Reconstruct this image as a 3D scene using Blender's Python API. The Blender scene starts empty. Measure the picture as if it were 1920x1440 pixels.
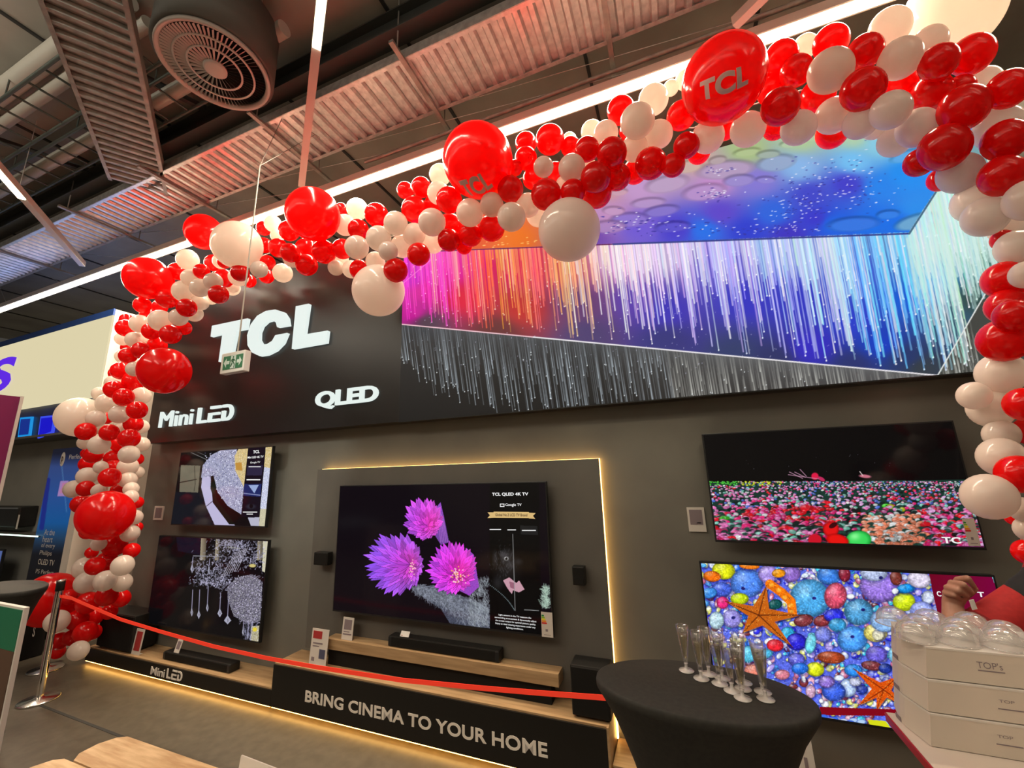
import bpy, bmesh, math, random
import numpy as np
from mathutils import Vector, Matrix
random.seed(7); RNG = np.random.RandomState(11)
S = bpy.context.scene; COL = S.collection
# ------------------------------------------------------------------ camera model (ultra-wide phone lens, eye 1.8 m)
YAW, PIT, ROL, F = 0.37198792, 0.21315277, -0.03011563, 756.93635
H = 1.8
def _rm(y, p, r):
    cy, sy, cp, sp, cr, sr = math.cos(y), math.sin(y), math.cos(p), math.sin(p), math.cos(r), math.sin(r)
    f = np.array([-sy*cp, cy*cp, sp]); r0 = np.array([cy, sy, 0.]); u0 = np.cross(r0, f)
    return np.array([cr*r0+sr*u0, -sr*r0+cr*u0, -f]).T
R = _rm(YAW, PIT, ROL); CAM = np.array([0., 0., H])
def ray(x, y): return R @ np.array([(x-960)/F, -(y-720)/F, -1.])
def onY(x, y, Y):
    d = ray(x, y); return CAM + d*(Y/d[1])
def onZ(x, y, z):
    d = ray(x, y); return CAM + d*((z-H)/d[2])
def onX(x, y, X):
    d = ray(x, y); return CAM + d*(X/d[0])
def proj(P):
    q = R.T @ (np.array(P, float)-CAM); return 960+F*q[0]/-q[2], 720-F*q[1]/-q[2]
def depth(P): return -(R.T @ (np.array(P, float)-CAM))[2]
cd = bpy.data.cameras.new('camera'); cam = bpy.data.objects.new('camera', cd); COL.objects.link(cam)
M4 = Matrix.Identity(4)
for i in range(3):
    for j in range(3): M4[i][j] = R[i, j]
M4.translation = Vector(CAM); cam.matrix_world = M4
cd.sensor_width = 36; cd.lens = F/1920*36; cd.clip_start = .02; cd.clip_end = 100
S.camera = cam
vs = S.view_settings; vs.view_transform = 'Standard'; vs.look = 'None'; vs.gamma = 1; vs.exposure = 0; vs.use_curve_mapping = False
# ------------------------------------------------------------------ materials
def lin(c):
    c = np.asarray(c, float)/255.
    return np.where(c <= .04045, c/12.92, ((c+.055)/1.055)**2.4)
def L(r, g, b): 
    v = lin((r, g, b)); return (float(v[0]), float(v[1]), float(v[2]), 1)
def bsdf(name, col, rough=.5, metal=0, spec=.5, coat=0, trans=0, ior=1.45, em=None, es=0, sheen=0, alpha=1):
    m = bpy.data.materials.new(name); m.use_nodes = True
    b = m.node_tree.nodes['Principled BSDF']; I = b.inputs
    I['Base Color'].default_value = col; I['Roughness'].default_value = rough; I['Metallic'].default_value = metal
    I['Specular IOR Level'].default_value = spec; I['Coat Weight'].default_value = coat; I['Coat Roughness'].default_value = .05
    I['Transmission Weight'].default_value = trans; I['IOR'].default_value = ior
    if em: I['Emission Color'].default_value = em; I['Emission Strength'].default_value = es
    return m
def noisy(name, c0, c1, scale=(1, 1, 1), nscale=5, rough=.5, metal=0, bump=0, detail=4, spec=.5, wave=None, lo=.35, hi=.65):
    m = bsdf(name, c0, rough, metal, spec); nt = m.node_tree; N = nt.nodes; b = N['Principled BSDF']
    tc = N.new('ShaderNodeTexCoord'); mp = N.new('ShaderNodeMapping'); mp.inputs['Scale'].default_value = scale
    nz = N.new('ShaderNodeTexNoise'); nz.inputs['Scale'].default_value = nscale; nz.inputs['Detail'].default_value = detail
    cr = N.new('ShaderNodeValToRGB'); cr.color_ramp.elements[0].color = c0; cr.color_ramp.elements[1].color = c1
    cr.color_ramp.elements[0].position = lo; cr.color_ramp.elements[1].position = hi
    nt.links.new(tc.outputs['Object'], mp.inputs[0]); nt.links.new(mp.outputs[0], nz.inputs['Vector'])
    nt.links.new(nz.outputs['Fac'], cr.inputs[0]); nt.links.new(cr.outputs[0], b.inputs['Base Color'])
    if bump:
        bp = N.new('ShaderNodeBump'); bp.inputs['Strength'].default_value = bump; bp.inputs['Distance'].default_value = .01
        nt.links.new(nz.outputs['Fac'], bp.inputs['Height']); nt.links.new(bp.outputs[0], b.inputs['Normal'])
    return m
def emis(name, col, s): 
    m = bsdf(name, (0, 0, 0, 1), .5, em=col, es=s); return m
M = {}
M['wall'] = noisy('wall_paint', (.145, .135, .115, 1), (.165, .155, .13, 1), nscale=3, rough=.30)
M['panel'] = noisy('panel_paint', (.10, .092, .08, 1), (.115, .105, .09, 1), nscale=3, rough=.5)
M['white_wall'] = noisy('white_wall_paint', (.62, .56, .48, 1), (.66, .6, .52, 1), nscale=2, rough=.6)
M['grey_wall'] = noisy('grey_wall_paint', (.24, .235, .21, 1), (.28, .27, .24, 1), nscale=2, rough=.6)
M['floor'] = noisy('floor_vinyl', (.070, .057, .040, 1), (.092, .075, .053, 1), nscale=14, rough=.42, bump=.05, detail=8)
M['ceiling'] = noisy('ceiling_deck', (.25, .225, .19, 1), (.34, .31, .26, 1), nscale=1.3, rough=.7, detail=6)
M['seam'] = bsdf('dark_seam', (.03, .028, .025, 1), .7)
M['galv'] = noisy('galvanised_steel', (.62, .60, .58, 1), (.82, .80, .77, 1), nscale=20, rough=.36, metal=.7)
M['galv_dull'] = noisy('dull_galvanised_steel', (.30, .28, .25, 1), (.42, .39, .35, 1), nscale=14, rough=.45, metal=.5)
M['beam'] = bsdf('dark_beam_paint', (.045, .046, .042, 1), .6)
M['green_steel'] = bsdf('green_grey_steel', (.09, .105, .09, 1), .5, .4)
M['pipe'] = bsdf('pipe_lagging', (.42, .39, .33, 1), .5)
M['white_plastic'] = bsdf('white_plastic', (.66, .6, .54, 1), .45)
M['alu'] = bsdf('white_aluminium', (.60, .54, .50, 1), .4)
M['led'] = emis('warm_led', L(255, 236, 190), 7)
M['led2'] = emis('pendant_led', L(255, 242, 205), 9)
M['glow'] = emis('amber_strip', L(255, 196, 110), 9)
M['glow_floor'] = emis('amber_floor_strip', L(255, 190, 92), 18)
M['board'] = bsdf('black_sign_board', (.016, .014, .014, 1), .32, spec=.45)
M['letter'] = emis('lit_letter', L(228, 240, 235), 1.0)
M['letter_side'] = bsdf('letter_side', (.5, .5, .5, 1), .4)
M['vinyl'] = bsdf('pale_vinyl_lettering', (.62, .55, .45, 1), .5, em=(.62, .53, .43, 1), es=.12)
M['black'] = bsdf('black_plastic', (.012, .011, .010, 1), .4)
M['matt_black'] = bsdf('matt_black', (.010, .009, .008, 1), .7, spec=.2)
M['bezel'] = bsdf('tv_bezel', (.015, .015, .016, 1), .3)
M['plinth'] = bsdf('black_laminate', (.010, .009, .008, 1), .35, spec=.35)
M['oak'] = noisy('oak_laminate', (.33, .205, .10, 1), (.46, .30, .155, 1), scale=(1.2, 14, 14), nscale=3, rough=.45, detail=8)
M['bench_wood'] = noisy('bench_wood', (.47, .27, .12, 1), (.70, .47, .25, 1), scale=(1.5, 12, 12), nscale=3.5, rough=.5, detail=8, bump=.15)
M['chrome'] = bsdf('chrome', (.85, .83, .8, 1), .07, 1); M['chrome_base'] = bsdf('brushed_chrome', (.8, .77, .74, 1), .22, 1)
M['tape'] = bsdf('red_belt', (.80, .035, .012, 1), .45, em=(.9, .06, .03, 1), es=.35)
M['cloth'] = noisy('black_stretch_cloth', (.018, .016, .013, 1), (.026, .023, .018, 1), nscale=60, rough=.75)
M['card'] = bsdf('white_card', (.62, .56, .50, 1), .6)
M['card_bright'] = bsdf('bright_card', (.8, .76, .7, 1), .5)
M['card_red'] = bsdf('red_card_print', (.38, .03, .03, 1), .5)
M['card_dark'] = bsdf('dark_card_print', (.07, .07, .12, 1), .5)
M['ink'] = bsdf('grey_ink', (.22, .17, .18, 1), .6)
M['green'] = bsdf('green_print', (.012, .15, .075, 1), .45)
M['brown'] = bsdf('brown_print', (.10, .055, .035, 1), .5)
M['magenta'] = bsdf('magenta_print', (.20, .012, .085, 1), .45)
M['box'] = noisy('white_cardboard', (.55, .47, .39, 1), (.60, .51, .42, 1), nscale=4, rough=.5)
M['table_white'] = bsdf('white_laminate', (.60, .50, .43, 1), .45)
M['crimson'] = bsdf('crimson_edge', (.35, .008, .022, 1), .35)
M['blue_trim'] = bsdf('blue_trim', (.02, .065, .26, 1), .5)
M['lightbox'] = emis('lightbox_face', L(238, 226, 184), .84)
M['violet'] = emis('violet_letter', L(95, 40, 225), 1.0)
def clear(name, tint=(1, 1, 1, 1), rough=.03, gl=.15, dif=.06, op=.72):
    m = bpy.data.materials.new(name); m.use_nodes = True; nt = m.node_tree; N = nt.nodes; N.clear()
    o = N.new('ShaderNodeOutputMaterial'); t = N.new('ShaderNodeBsdfTransparent'); t.inputs[0].default_value = tint
    g = N.new('ShaderNodeBsdfGlossy'); g.inputs['Roughness'].default_value = rough; g.inputs[0].default_value = (.9, .9, .9, 1)
    d = N.new('ShaderNodeBsdfDiffuse'); d.inputs[0].default_value = (.75, .7, .66, 1)
    lw = N.new('ShaderNodeLayerWeight'); lw.inputs['Blend'].default_value = .35
    m1 = N.new('ShaderNodeMixShader'); m2 = N.new('ShaderNodeMixShader'); ma = N.new('ShaderNodeMath'); ma.operation = 'MULTIPLY_ADD'
    ma.inputs[1].default_value = .55; ma.inputs[2].default_value = gl*.4
    nt.links.new(lw.outputs['Facing'], ma.inputs[0]); m1.inputs[0].default_value = dif
    nt.links.new(t.outputs[0], m1.inputs[1]); nt.links.new(d.outputs[0], m1.inputs[2])
    nt.links.new(ma.outputs[0], m2.inputs[0]); nt.links.new(m1.outputs[0], m2.inputs[1]); nt.links.new(g.outputs[0], m2.inputs[2])
    nt.links.new(m2.outputs[0], o.inputs[0]); return m
M['flute'] = clear('clear_plastic', dif=.03, gl=.12)
M['flute_foot'] = clear('frosted_plastic_foot', dif=.6)
M['dome'] = clear('clear_dome_plastic', dif=.34)
M['wine'] = clear('sparkling_wine', tint=(.97, .90, .66, 1), dif=.03)
def balloon_mat(name, col, tr, k):
    m = bpy.data.materials.new(name); m.use_nodes = True; nt = m.node_tree; N = nt.nodes; b = N['Principled BSDF']
    b.inputs['Base Color'].default_value = col; b.inputs['Roughness'].default_value = .16; b.inputs['Specular IOR Level'].default_value = .45
    t = N.new('ShaderNodeBsdfTranslucent'); t.inputs[0].default_value = tr
    mx = N.new('ShaderNodeMixShader'); mx.inputs[0].default_value = k
    o = N['Material Output']; nt.links.new(b.outputs[0], mx.inputs[1]); nt.links.new(t.outputs[0], mx.inputs[2]); nt.links.new(mx.outputs[0], o.inputs[0])
    return m
M['red'] = balloon_mat('red_latex', (.66, .006, .006, 1), (1.0, .02, .015, 1), .42)
M['white'] = balloon_mat('white_latex', (.64, .54, .485, 1), (1.0, .92, .84, 1), .42)
def screen_mat(name, k=1.0, rough=.12):
    m = bsdf(name, (.004, .004, .005, 1), rough, spec=.3); nt = m.node_tree
    a = nt.nodes.new('ShaderNodeAttribute'); a.attribute_name = 'Col'
    nt.links.new(a.outputs['Color'], nt.nodes['Principled BSDF'].inputs['Emission Color'])
    nt.nodes['Principled BSDF'].inputs['Emission Strength'].default_value = k
    return m
M['screen'] = screen_mat('lit_screen'); M['screen_wall'] = screen_mat('lit_led_wall', 1.0, .5)
M['text'] = emis('screen_text', (1, 1, 1, 1), .9)
M['gold'] = emis('gold_ribbon', L(225, 190, 125), .9)
# ------------------------------------------------------------------ mesh helpers
def tag(o, label=None, cat=None, group=None, kind=None):
    if label: o['label'] = label
    if cat: o['category'] = cat
    if group: o['group'] = group
    if kind: o['kind'] = kind
    return o
def empty(name, loc, label=None, cat=None, group=None):
    o = bpy.data.objects.new(name, None); o.empty_display_size = .05; COL.objects.link(o); o.location = loc
    return tag(o, label, cat, group)
class MB:
    def __init__(s): s.v = []; s.f = []; s.sm = []
    def add(s, vs, fs, smooth=False):
        k = len(s.v); s.v += [tuple(map(float, v)) for v in vs]; s.f += [tuple(k+i for i in f) for f in fs]; s.sm += [smooth]*len(fs); return s
    def box(s, x0, x1, y0, y1, z0, z1, bev=0):
        if bev <= 0:
            v = [(x, y, z) for z in (z0, z1) for y in (y0, y1) for x in (x0, x1)]
            return s.add(v, [(0, 2, 3, 1), (4, 5, 7, 6), (0, 1, 5, 4), (2, 6, 7, 3), (0, 4, 6, 2), (1, 3, 7, 5)])
        bm = bmesh.new(); bmesh.ops.create_cube(bm, size=1)
        for v in bm.verts: v.co = Vector(((x0+x1)/2+v.co.x*(x1-x0), (y0+y1)/2+v.co.y*(y1-y0), (z0+z1)/2+v.co.z*(z1-z0)))
        bmesh.ops.bevel(bm, geom=bm.edges[:], offset=bev, segments=2, affect='EDGES', profile=.6)
        bm.verts.index_update(); s.add([v.co[:] for v in bm.verts], [[v.index for v in f.verts] for f in bm.faces]); bm.free(); return s
    def obox(s, p0, p1, w, h, up=(0, 0, 1)):   # beam from p0 to p1, width w, height h
        p0 = Vector(p0); p1 = Vector(p1); d = (p1-p0).normalized(); up = Vector(up)
        if abs(d.dot(up)) > .99: up = Vector((1, 0, 0))
        a = d.cross(up).normalized(); b = a.cross(d).normalized()
        v = [p+a*w/2*i+b*h/2*j for p in (p0, p1) for i, j in ((-1, -1), (1, -1), (1, 1), (-1, 1))]
        return s.add(v, [(0, 3, 2, 1), (4, 5, 6, 7), (0, 1, 5, 4), (1, 2, 6, 5), (2, 3, 7, 6), (3, 0, 4, 7)])
    def tube(s, pts, r, n=10, caps=True, rr=None):
        pts = [Vector(p) for p in pts]; k = len(pts); rings = []; a = None
        for i, p in enumerate(pts):
            d = (pts[min(i+1, k-1)]-pts[max(i-1, 0)]).normalized()
            if a is None:
                a = d.cross(Vector((0, 0, 1)) if abs(d.z) < .9 else Vector((1, 0, 0))).normalized()
            else: a = (a-d*a.dot(d)).normalized()
            b = d.cross(a); q = rr[i] if rr else r
            rings.append([p+(a*math.cos(t)+b*math.sin(t))*q for t in [2*math.pi*j/n for j in range(n)]])
        v = [c for g in rings for c in g]; f = []
        for i in range(k-1):
            for j in range(n): f.append((i*n+j, i*n+(j+1) % n, (i+1)*n+(j+1) % n, (i+1)*n+j))
        s.add(v, f, True)
        if caps: s.add(rings[0], [tuple(range(n))[::-1]]); s.add(rings[-1], [tuple(range(n))])
        return s
    def lathe(s, prof, c=(0, 0, 0), n=32, sx=1, sy=1, mod=None):
        v = []; f = []
        for r, z in prof:
            for j in range(n):
                t = 2*math.pi*j/n; q = r*(mod(t, z) if mod else 1)
                v.append((c[0]+q*math.cos(t)*sx, c[1]+q*math.sin(t)*sy, c[2]+z))
        for i in range(len(prof)-1):
            for j in range(n): f.append((i*n+j, i*n+(j+1) % n, (i+1)*n+(j+1) % n, (i+1)*n+j))
        return s.add(v, f, True)
    def prism(s, pts, vec):      # polygon (3D points) extruded by vec
        n = len(pts); vec = Vector(vec); a = [Vector(p) for p in pts]; v = a+[p+vec for p in a]
        return s.add(v, [tuple(range(n)), tuple(range(2*n-1, n-1, -1))]+[(i, n+i, n+(i+1) % n, (i+1) % n) for i in range(n)])
    def build(s, name, mat, parent=None, loc=None):
        me = bpy.data.meshes.new(name)
        off = Vector((0, 0, 0))
        if parent is not None: off = Vector(world_loc(parent))
        elif loc is not None: off = Vector(loc)
        me.from_pydata([Vector(v)-off for v in s.v], [], s.f); me.update()
        me.polygons.foreach_set('use_smooth', s.sm)
        bm = bmesh.new(); bm.from_mesh(me); bmesh.ops.recalc_face_normals(bm, faces=bm.faces); bm.to_mesh(me); bm.free()
        me.materials.append(mat)
        o = bpy.data.objects.new(name, me); COL.objects.link(o)
        if parent is not None: o.parent = parent
        elif loc is not None: o.location = off
        return o
def world_loc(o):
    v = Vector(o.location)
    while o.parent: o = o.parent; v += Vector(o.location)
    return v
def text_mesh(txt, bold=0, spacing=1.0, res=4):
    c = bpy.data.curves.new('t', 'FONT'); c.body = txt; c.size = 1; c.offset = bold; c.space_character = spacing; c.resolution_u = res
    c.align_x = 'LEFT'; o = bpy.data.objects.new('t', c); COL.objects.link(o)
    dg = bpy.context.evaluated_depsgraph_get(); me = bpy.data.meshes.new_from_object(o.evaluated_get(dg))
    v = np.array([x.co[:2] for x in me.vertices]); f = [tuple(p.vertices) for p in me.polygons]
    bpy.data.objects.remove(o); bpy.data.curves.remove(c); bpy.data.meshes.remove(me)
    v -= v.min(0); return v, f
def wall_text(name, txt, bl, br, tl, Y, mat, parent, bold=.0, spacing=1, shear=0, label=None, bar=None):
    """text on the plane y=Y between photo points: baseline left, baseline right, cap top left"""
    a = onY(*bl, Y); b = onY(*br, Y); t = onY(*tl, Y); v, f = text_mesh(txt, bold, spacing)
    w, h = v.max(0); zb = (a[2]+b[2])/2; hh = t[2]-a[2]
    P = [(a[0]+x/w*(b[0]-a[0])+shear*y/h*hh, Y, zb+y/h*hh) for x, y in v]
    o = MB().add(P, f).build(name, mat, parent)
    if label: o['label'] = label
    return o
def struct(name, mb, mat, label):
    o = mb.build(name, mat); return tag(o, label, name.split('_')[0], kind='structure')
def thing(name, label, cat, loc, group=None): return empty(name, loc, label, cat, group)
# ------------------------------------------------------------------ pictures shown by the screens (colour per vertex of the glass)
class Canvas:
    def __init__(s, x0, x1, z0, z1, Y, nx, nz, base=(0, 0, 0)):
        s.Y = Y; s.x0, s.x1, s.z0, s.z1 = x0, x1, z0, z1; s.nx, s.nz = nx, nz
        X = np.linspace(x0, x1, nx)[None, :].repeat(nz, 0); Z = np.linspace(z0, z1, nz)[:, None].repeat(nx, 1)
        s.X, s.Z = X, Z
        q = np.stack([X, np.full_like(X, Y), Z-H], -1) @ R
        s.u = 960+F*q[..., 0]/-q[..., 2]; s.v = 720-F*q[..., 1]/-q[..., 2]
        s.c = np.empty((nz, nx, 3)); s.c[:] = base
    def win(s, pts, pad=3):
        I = []; J = []
        for p in pts:
            P = onY(p[0], p[1], s.Y); I.append((P[2]-s.z0)/(s.z1-s.z0)*(s.nz-1)); J.append((P[0]-s.x0)/(s.x1-s.x0)*(s.nx-1))
        a, b = max(0, int(min(I))-pad), min(s.nz, int(max(I))+pad+2); c, d = max(0, int(min(J))-pad), min(s.nx, int(max(J))+pad+2)
        if a >= b or c >= d: return None
        return slice(a, b), slice(c, d)
    def put(s, w, m, col):
        m = np.clip(m, 0, 1)[..., None]; s.c[w] = s.c[w]*(1-m)+np.asarray(col, float)*m
    def ell(s, cx, cy, rx, ry, col, ang=0, soft=.15, a=1, hi=None, rim=None, ribs=0, ribcol=None, spots=0):
        q = max(rx, ry)+1; w = s.win([(cx-q, cy-q), (cx+q, cy-q), (cx-q, cy+q), (cx+q, cy+q)])
        if w is None: return
        dx = s.u[w]-cx; dy = s.v[w]-cy; ca, sa = math.cos(ang), math.sin(ang)
        ex = (dx*ca+dy*sa)/rx; ey = (-dx*sa+dy*ca)/ry; r = np.sqrt(ex*ex+ey*ey)
        m = np.clip((1-r)/soft, 0, 1)*a; C = np.empty(r.shape+(3,)); C[:] = col
        if rim is not None: C += (np.array(rim)-C)*(np.clip((r-.55)/.45, 0, 1)**1.5)[..., None]
        if ribs:
            th = np.arctan2(ey, ex); k = (.5+.5*np.cos(th*ribs))*np.clip(r*1.3, 0, 1); C += (np.array(ribcol)-C)*(k*.30)[..., None]
        if spots:
            k = (np.sin(dx*spots)*np.sin(dy*spots*1.1+dx*.3) > .35).astype(float); C += (np.array(ribcol)-C)*(k*.6)[..., None]
        if hi is not None:
            k = np.exp(-(((ex+.3)/.38)**2+((ey+.35)/.38)**2)); C += (np.array(hi)-C)*(k*.8)[..., None]
        s.put(w, m, C)
    def poly(s, pts, col, a=1, grad=None, noise=0, spark=0):
        w = s.win(pts)
        if w is None: return
        u, v = s.u[w], s.v[w]; ins = np.zeros(u.shape, bool); n = len(pts)
        for i in range(n):
            x0, y0 = pts[i]; x1, y1 = pts[(i+1) % n]
            if y0 == y1: continue
            c = ((y0 > v) != (y1 > v)) & (u < (x1-x0)*(v-y0)/(y1-y0)+x0); ins ^= c
        C = np.empty(u.shape+(3,)); C[:] = col
        if grad is not None:      # (x,y) start, (x,y) end, end colour
            (ax, ay), (bx, by), c2 = grad; t = ((u-ax)*(bx-ax)+(v-ay)*(by-ay))/((bx-ax)**2+(by-ay)**2); C += (np.array(c2)-C)*np.clip(t, 0, 1)[..., None]
        if noise: C = C*(1+noise*(RNG.rand(*u.shape)[..., None]-.5)*2)
        if spark:
            k = RNG.rand(*u.shape)**spark; C = C+(np.array([255, 255, 255])-C)*k[..., None]
        s.put(w, ins*a, np.clip(C, 0, 255))
    def line(s, x0, y0, x1, y1, wd, col, a=1, a0=None, head=0, hc=(255, 255, 255)):
        w = s.win([(x0, y0), (x1, y1)], pad=4+int(wd+head))
        if w is None: return
        u, v = s.u[w], s.v[w]; dx, dy = x1-x0, y1-y0; l2 = dx*dx+dy*dy+1e-9
        t = np.clip(((u-x0)*dx+(v-y0)*dy)/l2, 0, 1); d = np.hypot(u-x0-t*dx, v-y0-t*dy)
        k = np.clip(wd/2+.5-d, 0, 1)*((a if a0 is None else a0+(a-a0)*t)); s.put(w, k, col)
        if head: s.put(w, np.clip(head/2+.6-np.hypot(u-x1, v-y1), 0, 1), hc)
    def idw(s, pts, mask=None, p=3.2):
        P = np.array([q[:2] for q in pts], float); C = np.array([q[2:5] for q in pts], float)
        W = np.zeros(s.u.shape); A = np.zeros(s.u.shape+(3,))
        for (x, y), c in zip(P, C):
            w = 1/((s.u-x)**2+((s.v-y)*1.4)**2+60)**(p/2); W += w; A += w[..., None]*c
        A /= W[..., None]; s.c = A if mask is None else np.where(mask[..., None], A, s.c)
    def build(s, name, mat, parent, edge=0):
        nz, nx = s.nz, s.nx; o3 = Vector(world_loc(parent))
        co = np.stack([s.X, np.full_like(s.X, s.Y), s.Z], -1).reshape(-1, 3)-np.array(o3)
        me = bpy.data.meshes.new(name); me.vertices.add(nx*nz); me.vertices.foreach_set('co', co.ravel().astype(np.float32))
        i = (np.arange(nz-1)[:, None]*nx+np.arange(nx-1)[None, :]).ravel(); q = np.stack([i, i+1, i+nx+1, i+nx], 1).astype(np.int32)
        nf = len(q); me.loops.add(nf*4); me.loops.foreach_set('vertex_index', q.ravel()); me.polygons.add(nf)
        me.polygons.foreach_set('loop_start', np.arange(0, nf*4, 4, dtype=np.int32))
        me.update(); me.validate()
        at = me.color_attributes.new('Col', 'FLOAT_COLOR', 'POINT'); c = np.ones((nx*nz, 4), np.float32); c[:, :3] = lin(np.clip(s.c, 0, 255)).reshape(-1, 3)
        at.data.foreach_set('color', c.ravel()); me.materials.append(mat)
        o = bpy.data.objects.new(name, me); COL.objects.link(o); o.parent = parent; return o
def idwc(tab, x):
    xs = [t[0] for t in tab]; return np.array([np.interp(x, xs, [t[i] for t in tab]) for i in (1, 2, 3)])
U = RNG.uniform

# ---- LED video wall
Yv = 2.79
def paint_video_wall():
    c = Canvas(-.7585*Yv, .665*Yv, H+.1565*Yv, H+.775*Yv, Yv, 1150, 520)
    u, v = c.u, c.v
    def top(x): return np.interp(x, [755, 762, 1705], [476, 473, 437])          # lower edge of the bubble picture
    def ln(x): return np.interp(x, [753, 1000, 1758], [608, 632, 704])           # bright lower line
    edge = np.where(v < 437, 1705+(437-v)*(52/82.), 1e9)
    A = (v < top(u)) & (u < np.where(v < 437, edge, 1e9))
    B_pts = [(770,520,200,30,190),(800,545,215,20,150),(775,585,200,20,150),(800,605,80,60,75),(850,500,225,20,150),(870,560,220,25,60),(930,622,100,42,45),(980,500,220,40,80),(980,580,190,40,40),(1060,500,200,80,80),(1080,570,100,60,110),(1100,630,75,60,110),(1150,490,200,150,200),(1200,560,90,60,170),(1250,480,190,170,210),(1250,580,60,50,180),(1250,640,50,50,120),(1350,500,100,90,200),(1400,560,50,50,190),(1380,665,50,60,105),(1500,480,130,150,220),(1500,560,45,50,190),(1520,650,50,40,190),(1600,520,60,90,210),(1600,600,40,60,200),(1650,645,15,60,190),(1700,560,15,90,210),(1700,670,35,55,105),(1750,520,60,150,210),(1790,600,50,85,105),(1830,560,50,78,75),(1760,450,165,205,200),(1800,440,90,160,140),(1850,480,40,95,85),(1730,690,50,60,70),(1600,685,40,50,110),(1450,672,45,50,100),(1800,400,180,220,205),(1900,450,50,110,95)]
    A_pts = [(780,465,200,50,100),(870,455,225,90,40),(960,440,235,115,30),(900,430,230,80,40),(1000,400,225,110,60),(1140,400,190,140,190),(1130,355,205,150,150),(1200,355,190,150,200),(1250,330,180,150,190),(1200,425,110,90,210),(1270,430,70,60,200),(1100,445,110,70,170),(1300,300,200,170,150),(1400,280,165,190,130),(1500,260,170,200,150),(1600,255,170,205,170),(1340,345,190,140,200),(1420,340,130,120,210),(1350,400,90,70,200),(1320,432,30,110,230),(1450,400,40,100,220),(1520,365,60,70,200),(1480,440,60,50,190),(1500,315,130,180,230),(1600,305,110,190,240),(1650,270,130,200,225),(1650,350,30,130,235),(1700,330,20,140,240),(1590,345,60,60,200),(1560,420,20,100,225),(1680,420,20,110,230),(1720,390,40,140,235),(1400,432,40,60,205),(1640,420,20,110,230),(1530,410,55,55,200)]
    c.idw(B_pts); c.idw(A_pts, A)
    # lower dark part
    Cm = (v > ln(u)) & (u < 1758+(704-v)*.58)
    g = np.exp(-(v-ln(u))/55.)[..., None]; dk = np.array([14, 13, 13])+g*np.array([52, 56, 60])
    rightdk = np.clip((u-1100)/300, 0, 1)[..., None]*np.array([28, 26, 24]); c.c = np.where(Cm[..., None], dk+rightdk, c.c)
    R2 = (u > 1758+(704-v)*.58) & (v > 540); c.c = np.where(R2[..., None], np.array([66, 68, 64]), c.c)
    # bubbles and droplets of the upper picture
    for (x, y, rx, ry, an) in [(1360,318,60,18,-.12),(1455,305,40,16,-.15),(1320,360,45,16,-.15),(1385,338,32,11,-.1),(1435,337,20,6,0),(1400,285,28,7,-.15),(1440,289,24,7,-.1),(1345,300,18,7,-.2),(1290,312,30,12,-.2),(1250,345,45,16,-.2),(1160,360,18,6,-.1),(1215,380,35,9,-.1),(1240,395,36,10,-.15),(1180,412,40,14,-.05),(1140,425,36,12,-.05),(1600,420,54,14,-.08),(1665,402,24,8,-.1),(1720,415,48,14,-.25),(1260,425,36,10,-.1),(1150,395,22,8,0),(1700,292,36,10,-.3),(1480,270,20,6,-.1),(1520,258,26,6,-.1)]:
        b = c.c[c.win([(x, y)], 1)].reshape(-1, 3).mean(0); 
        c.ell(x, y-1, rx+2, ry+2, b*.62, an, .25, .55); c.ell(x+1, y+1.5, rx, ry, b*1.0+(255-b)*.12, an, .3, .9)
    m = A
    for k in range(520):
        z = [(1500,385,70,40),(1350,320,26,8),(1340,365,34,12),(1190,420,60,22),(1440,430,120,10),(1560,330,90,50),(1300,425,70,22),(1620,345,70,60),(940,455,90,12),(1450,350,160,50)][RNG.choice(10, p=[.26,.05,.06,.12,.12,.12,.07,.1,.06,.04])]
        x = RNG.normal(z[0], z[2]*.5); y = RNG.normal(z[1], z[3]*.5)
        if y > float(top(x))-3 or x > 1700: continue
        q = U(1.5, 5); cc = (235, 235, 250) if k % 2 else (50, 45, 150)
        if x < 1040: cc = (255, 210, 120)
        c.ell(x, y, q, U(.7, 1.4), cc, -.1, .6, .85)
    # streaks
    tab = [(755,255,60,215),(830,255,70,200),(860,255,120,150),(900,255,80,60),(940,255,190,80),(1000,255,120,110),(1060,255,200,120),(1150,255,225,240),(1250,238,220,255),(1350,200,195,255),(1450,180,205,255),(1550,215,232,245),(1600,120,200,255),(1680,120,205,250),(1750,200,238,235),(1850,180,235,210)]
    for k in range(1250):
        x = U(752, 1700) if k % 5 else U(1690, 1860)
        y0 = float(top(x)) if x < 1705 else 437-(min(x, 1757)-1705)*1.58
        far = (x-755)/1000.
        ln_ = U(.12, 1)**1.15*(float(ln(x))-y0 if x < 1758 else (640-(x-1758)*1.2-y0)*.9)
        if 1100 < x < 1500 and U() < .5: ln_ *= .55
        sl = .08+.13*far; y1 = min(y0+ln_, float(ln(x+20))-6 if x < 1740 else 700-(x-1740)*1.4)
        col = idwc(tab, x)+RNG.normal(0, 14, 3); 
        if U() < .22 and x > 1050: col = np.array([250, 248, 250])
        if x < 1000 and U() < .15: col = np.array([255, 200, 170])
        if U() < .34: c.line(x, y0, x+sl*(y1-y0), y1, U(.8, 1.8)+far, col, U(.5, .9), .5, 1.6+far*1.8, col*.4+153)
        else: c.line(x, y0, x+sl*(y1-y0), y1, U(.8, 2.6)+far*1.6, col, U(.35, .8), .65)
    for k in range(170):
        x = U(1700, 1860); y0 = max(U(340, 470), 437-(x-1705)*1.58+4); c.line(x, y0, x+.2*90, y0+U(50, 130), U(2, 4.5), (205, 235, 228), .45, .3)
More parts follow.
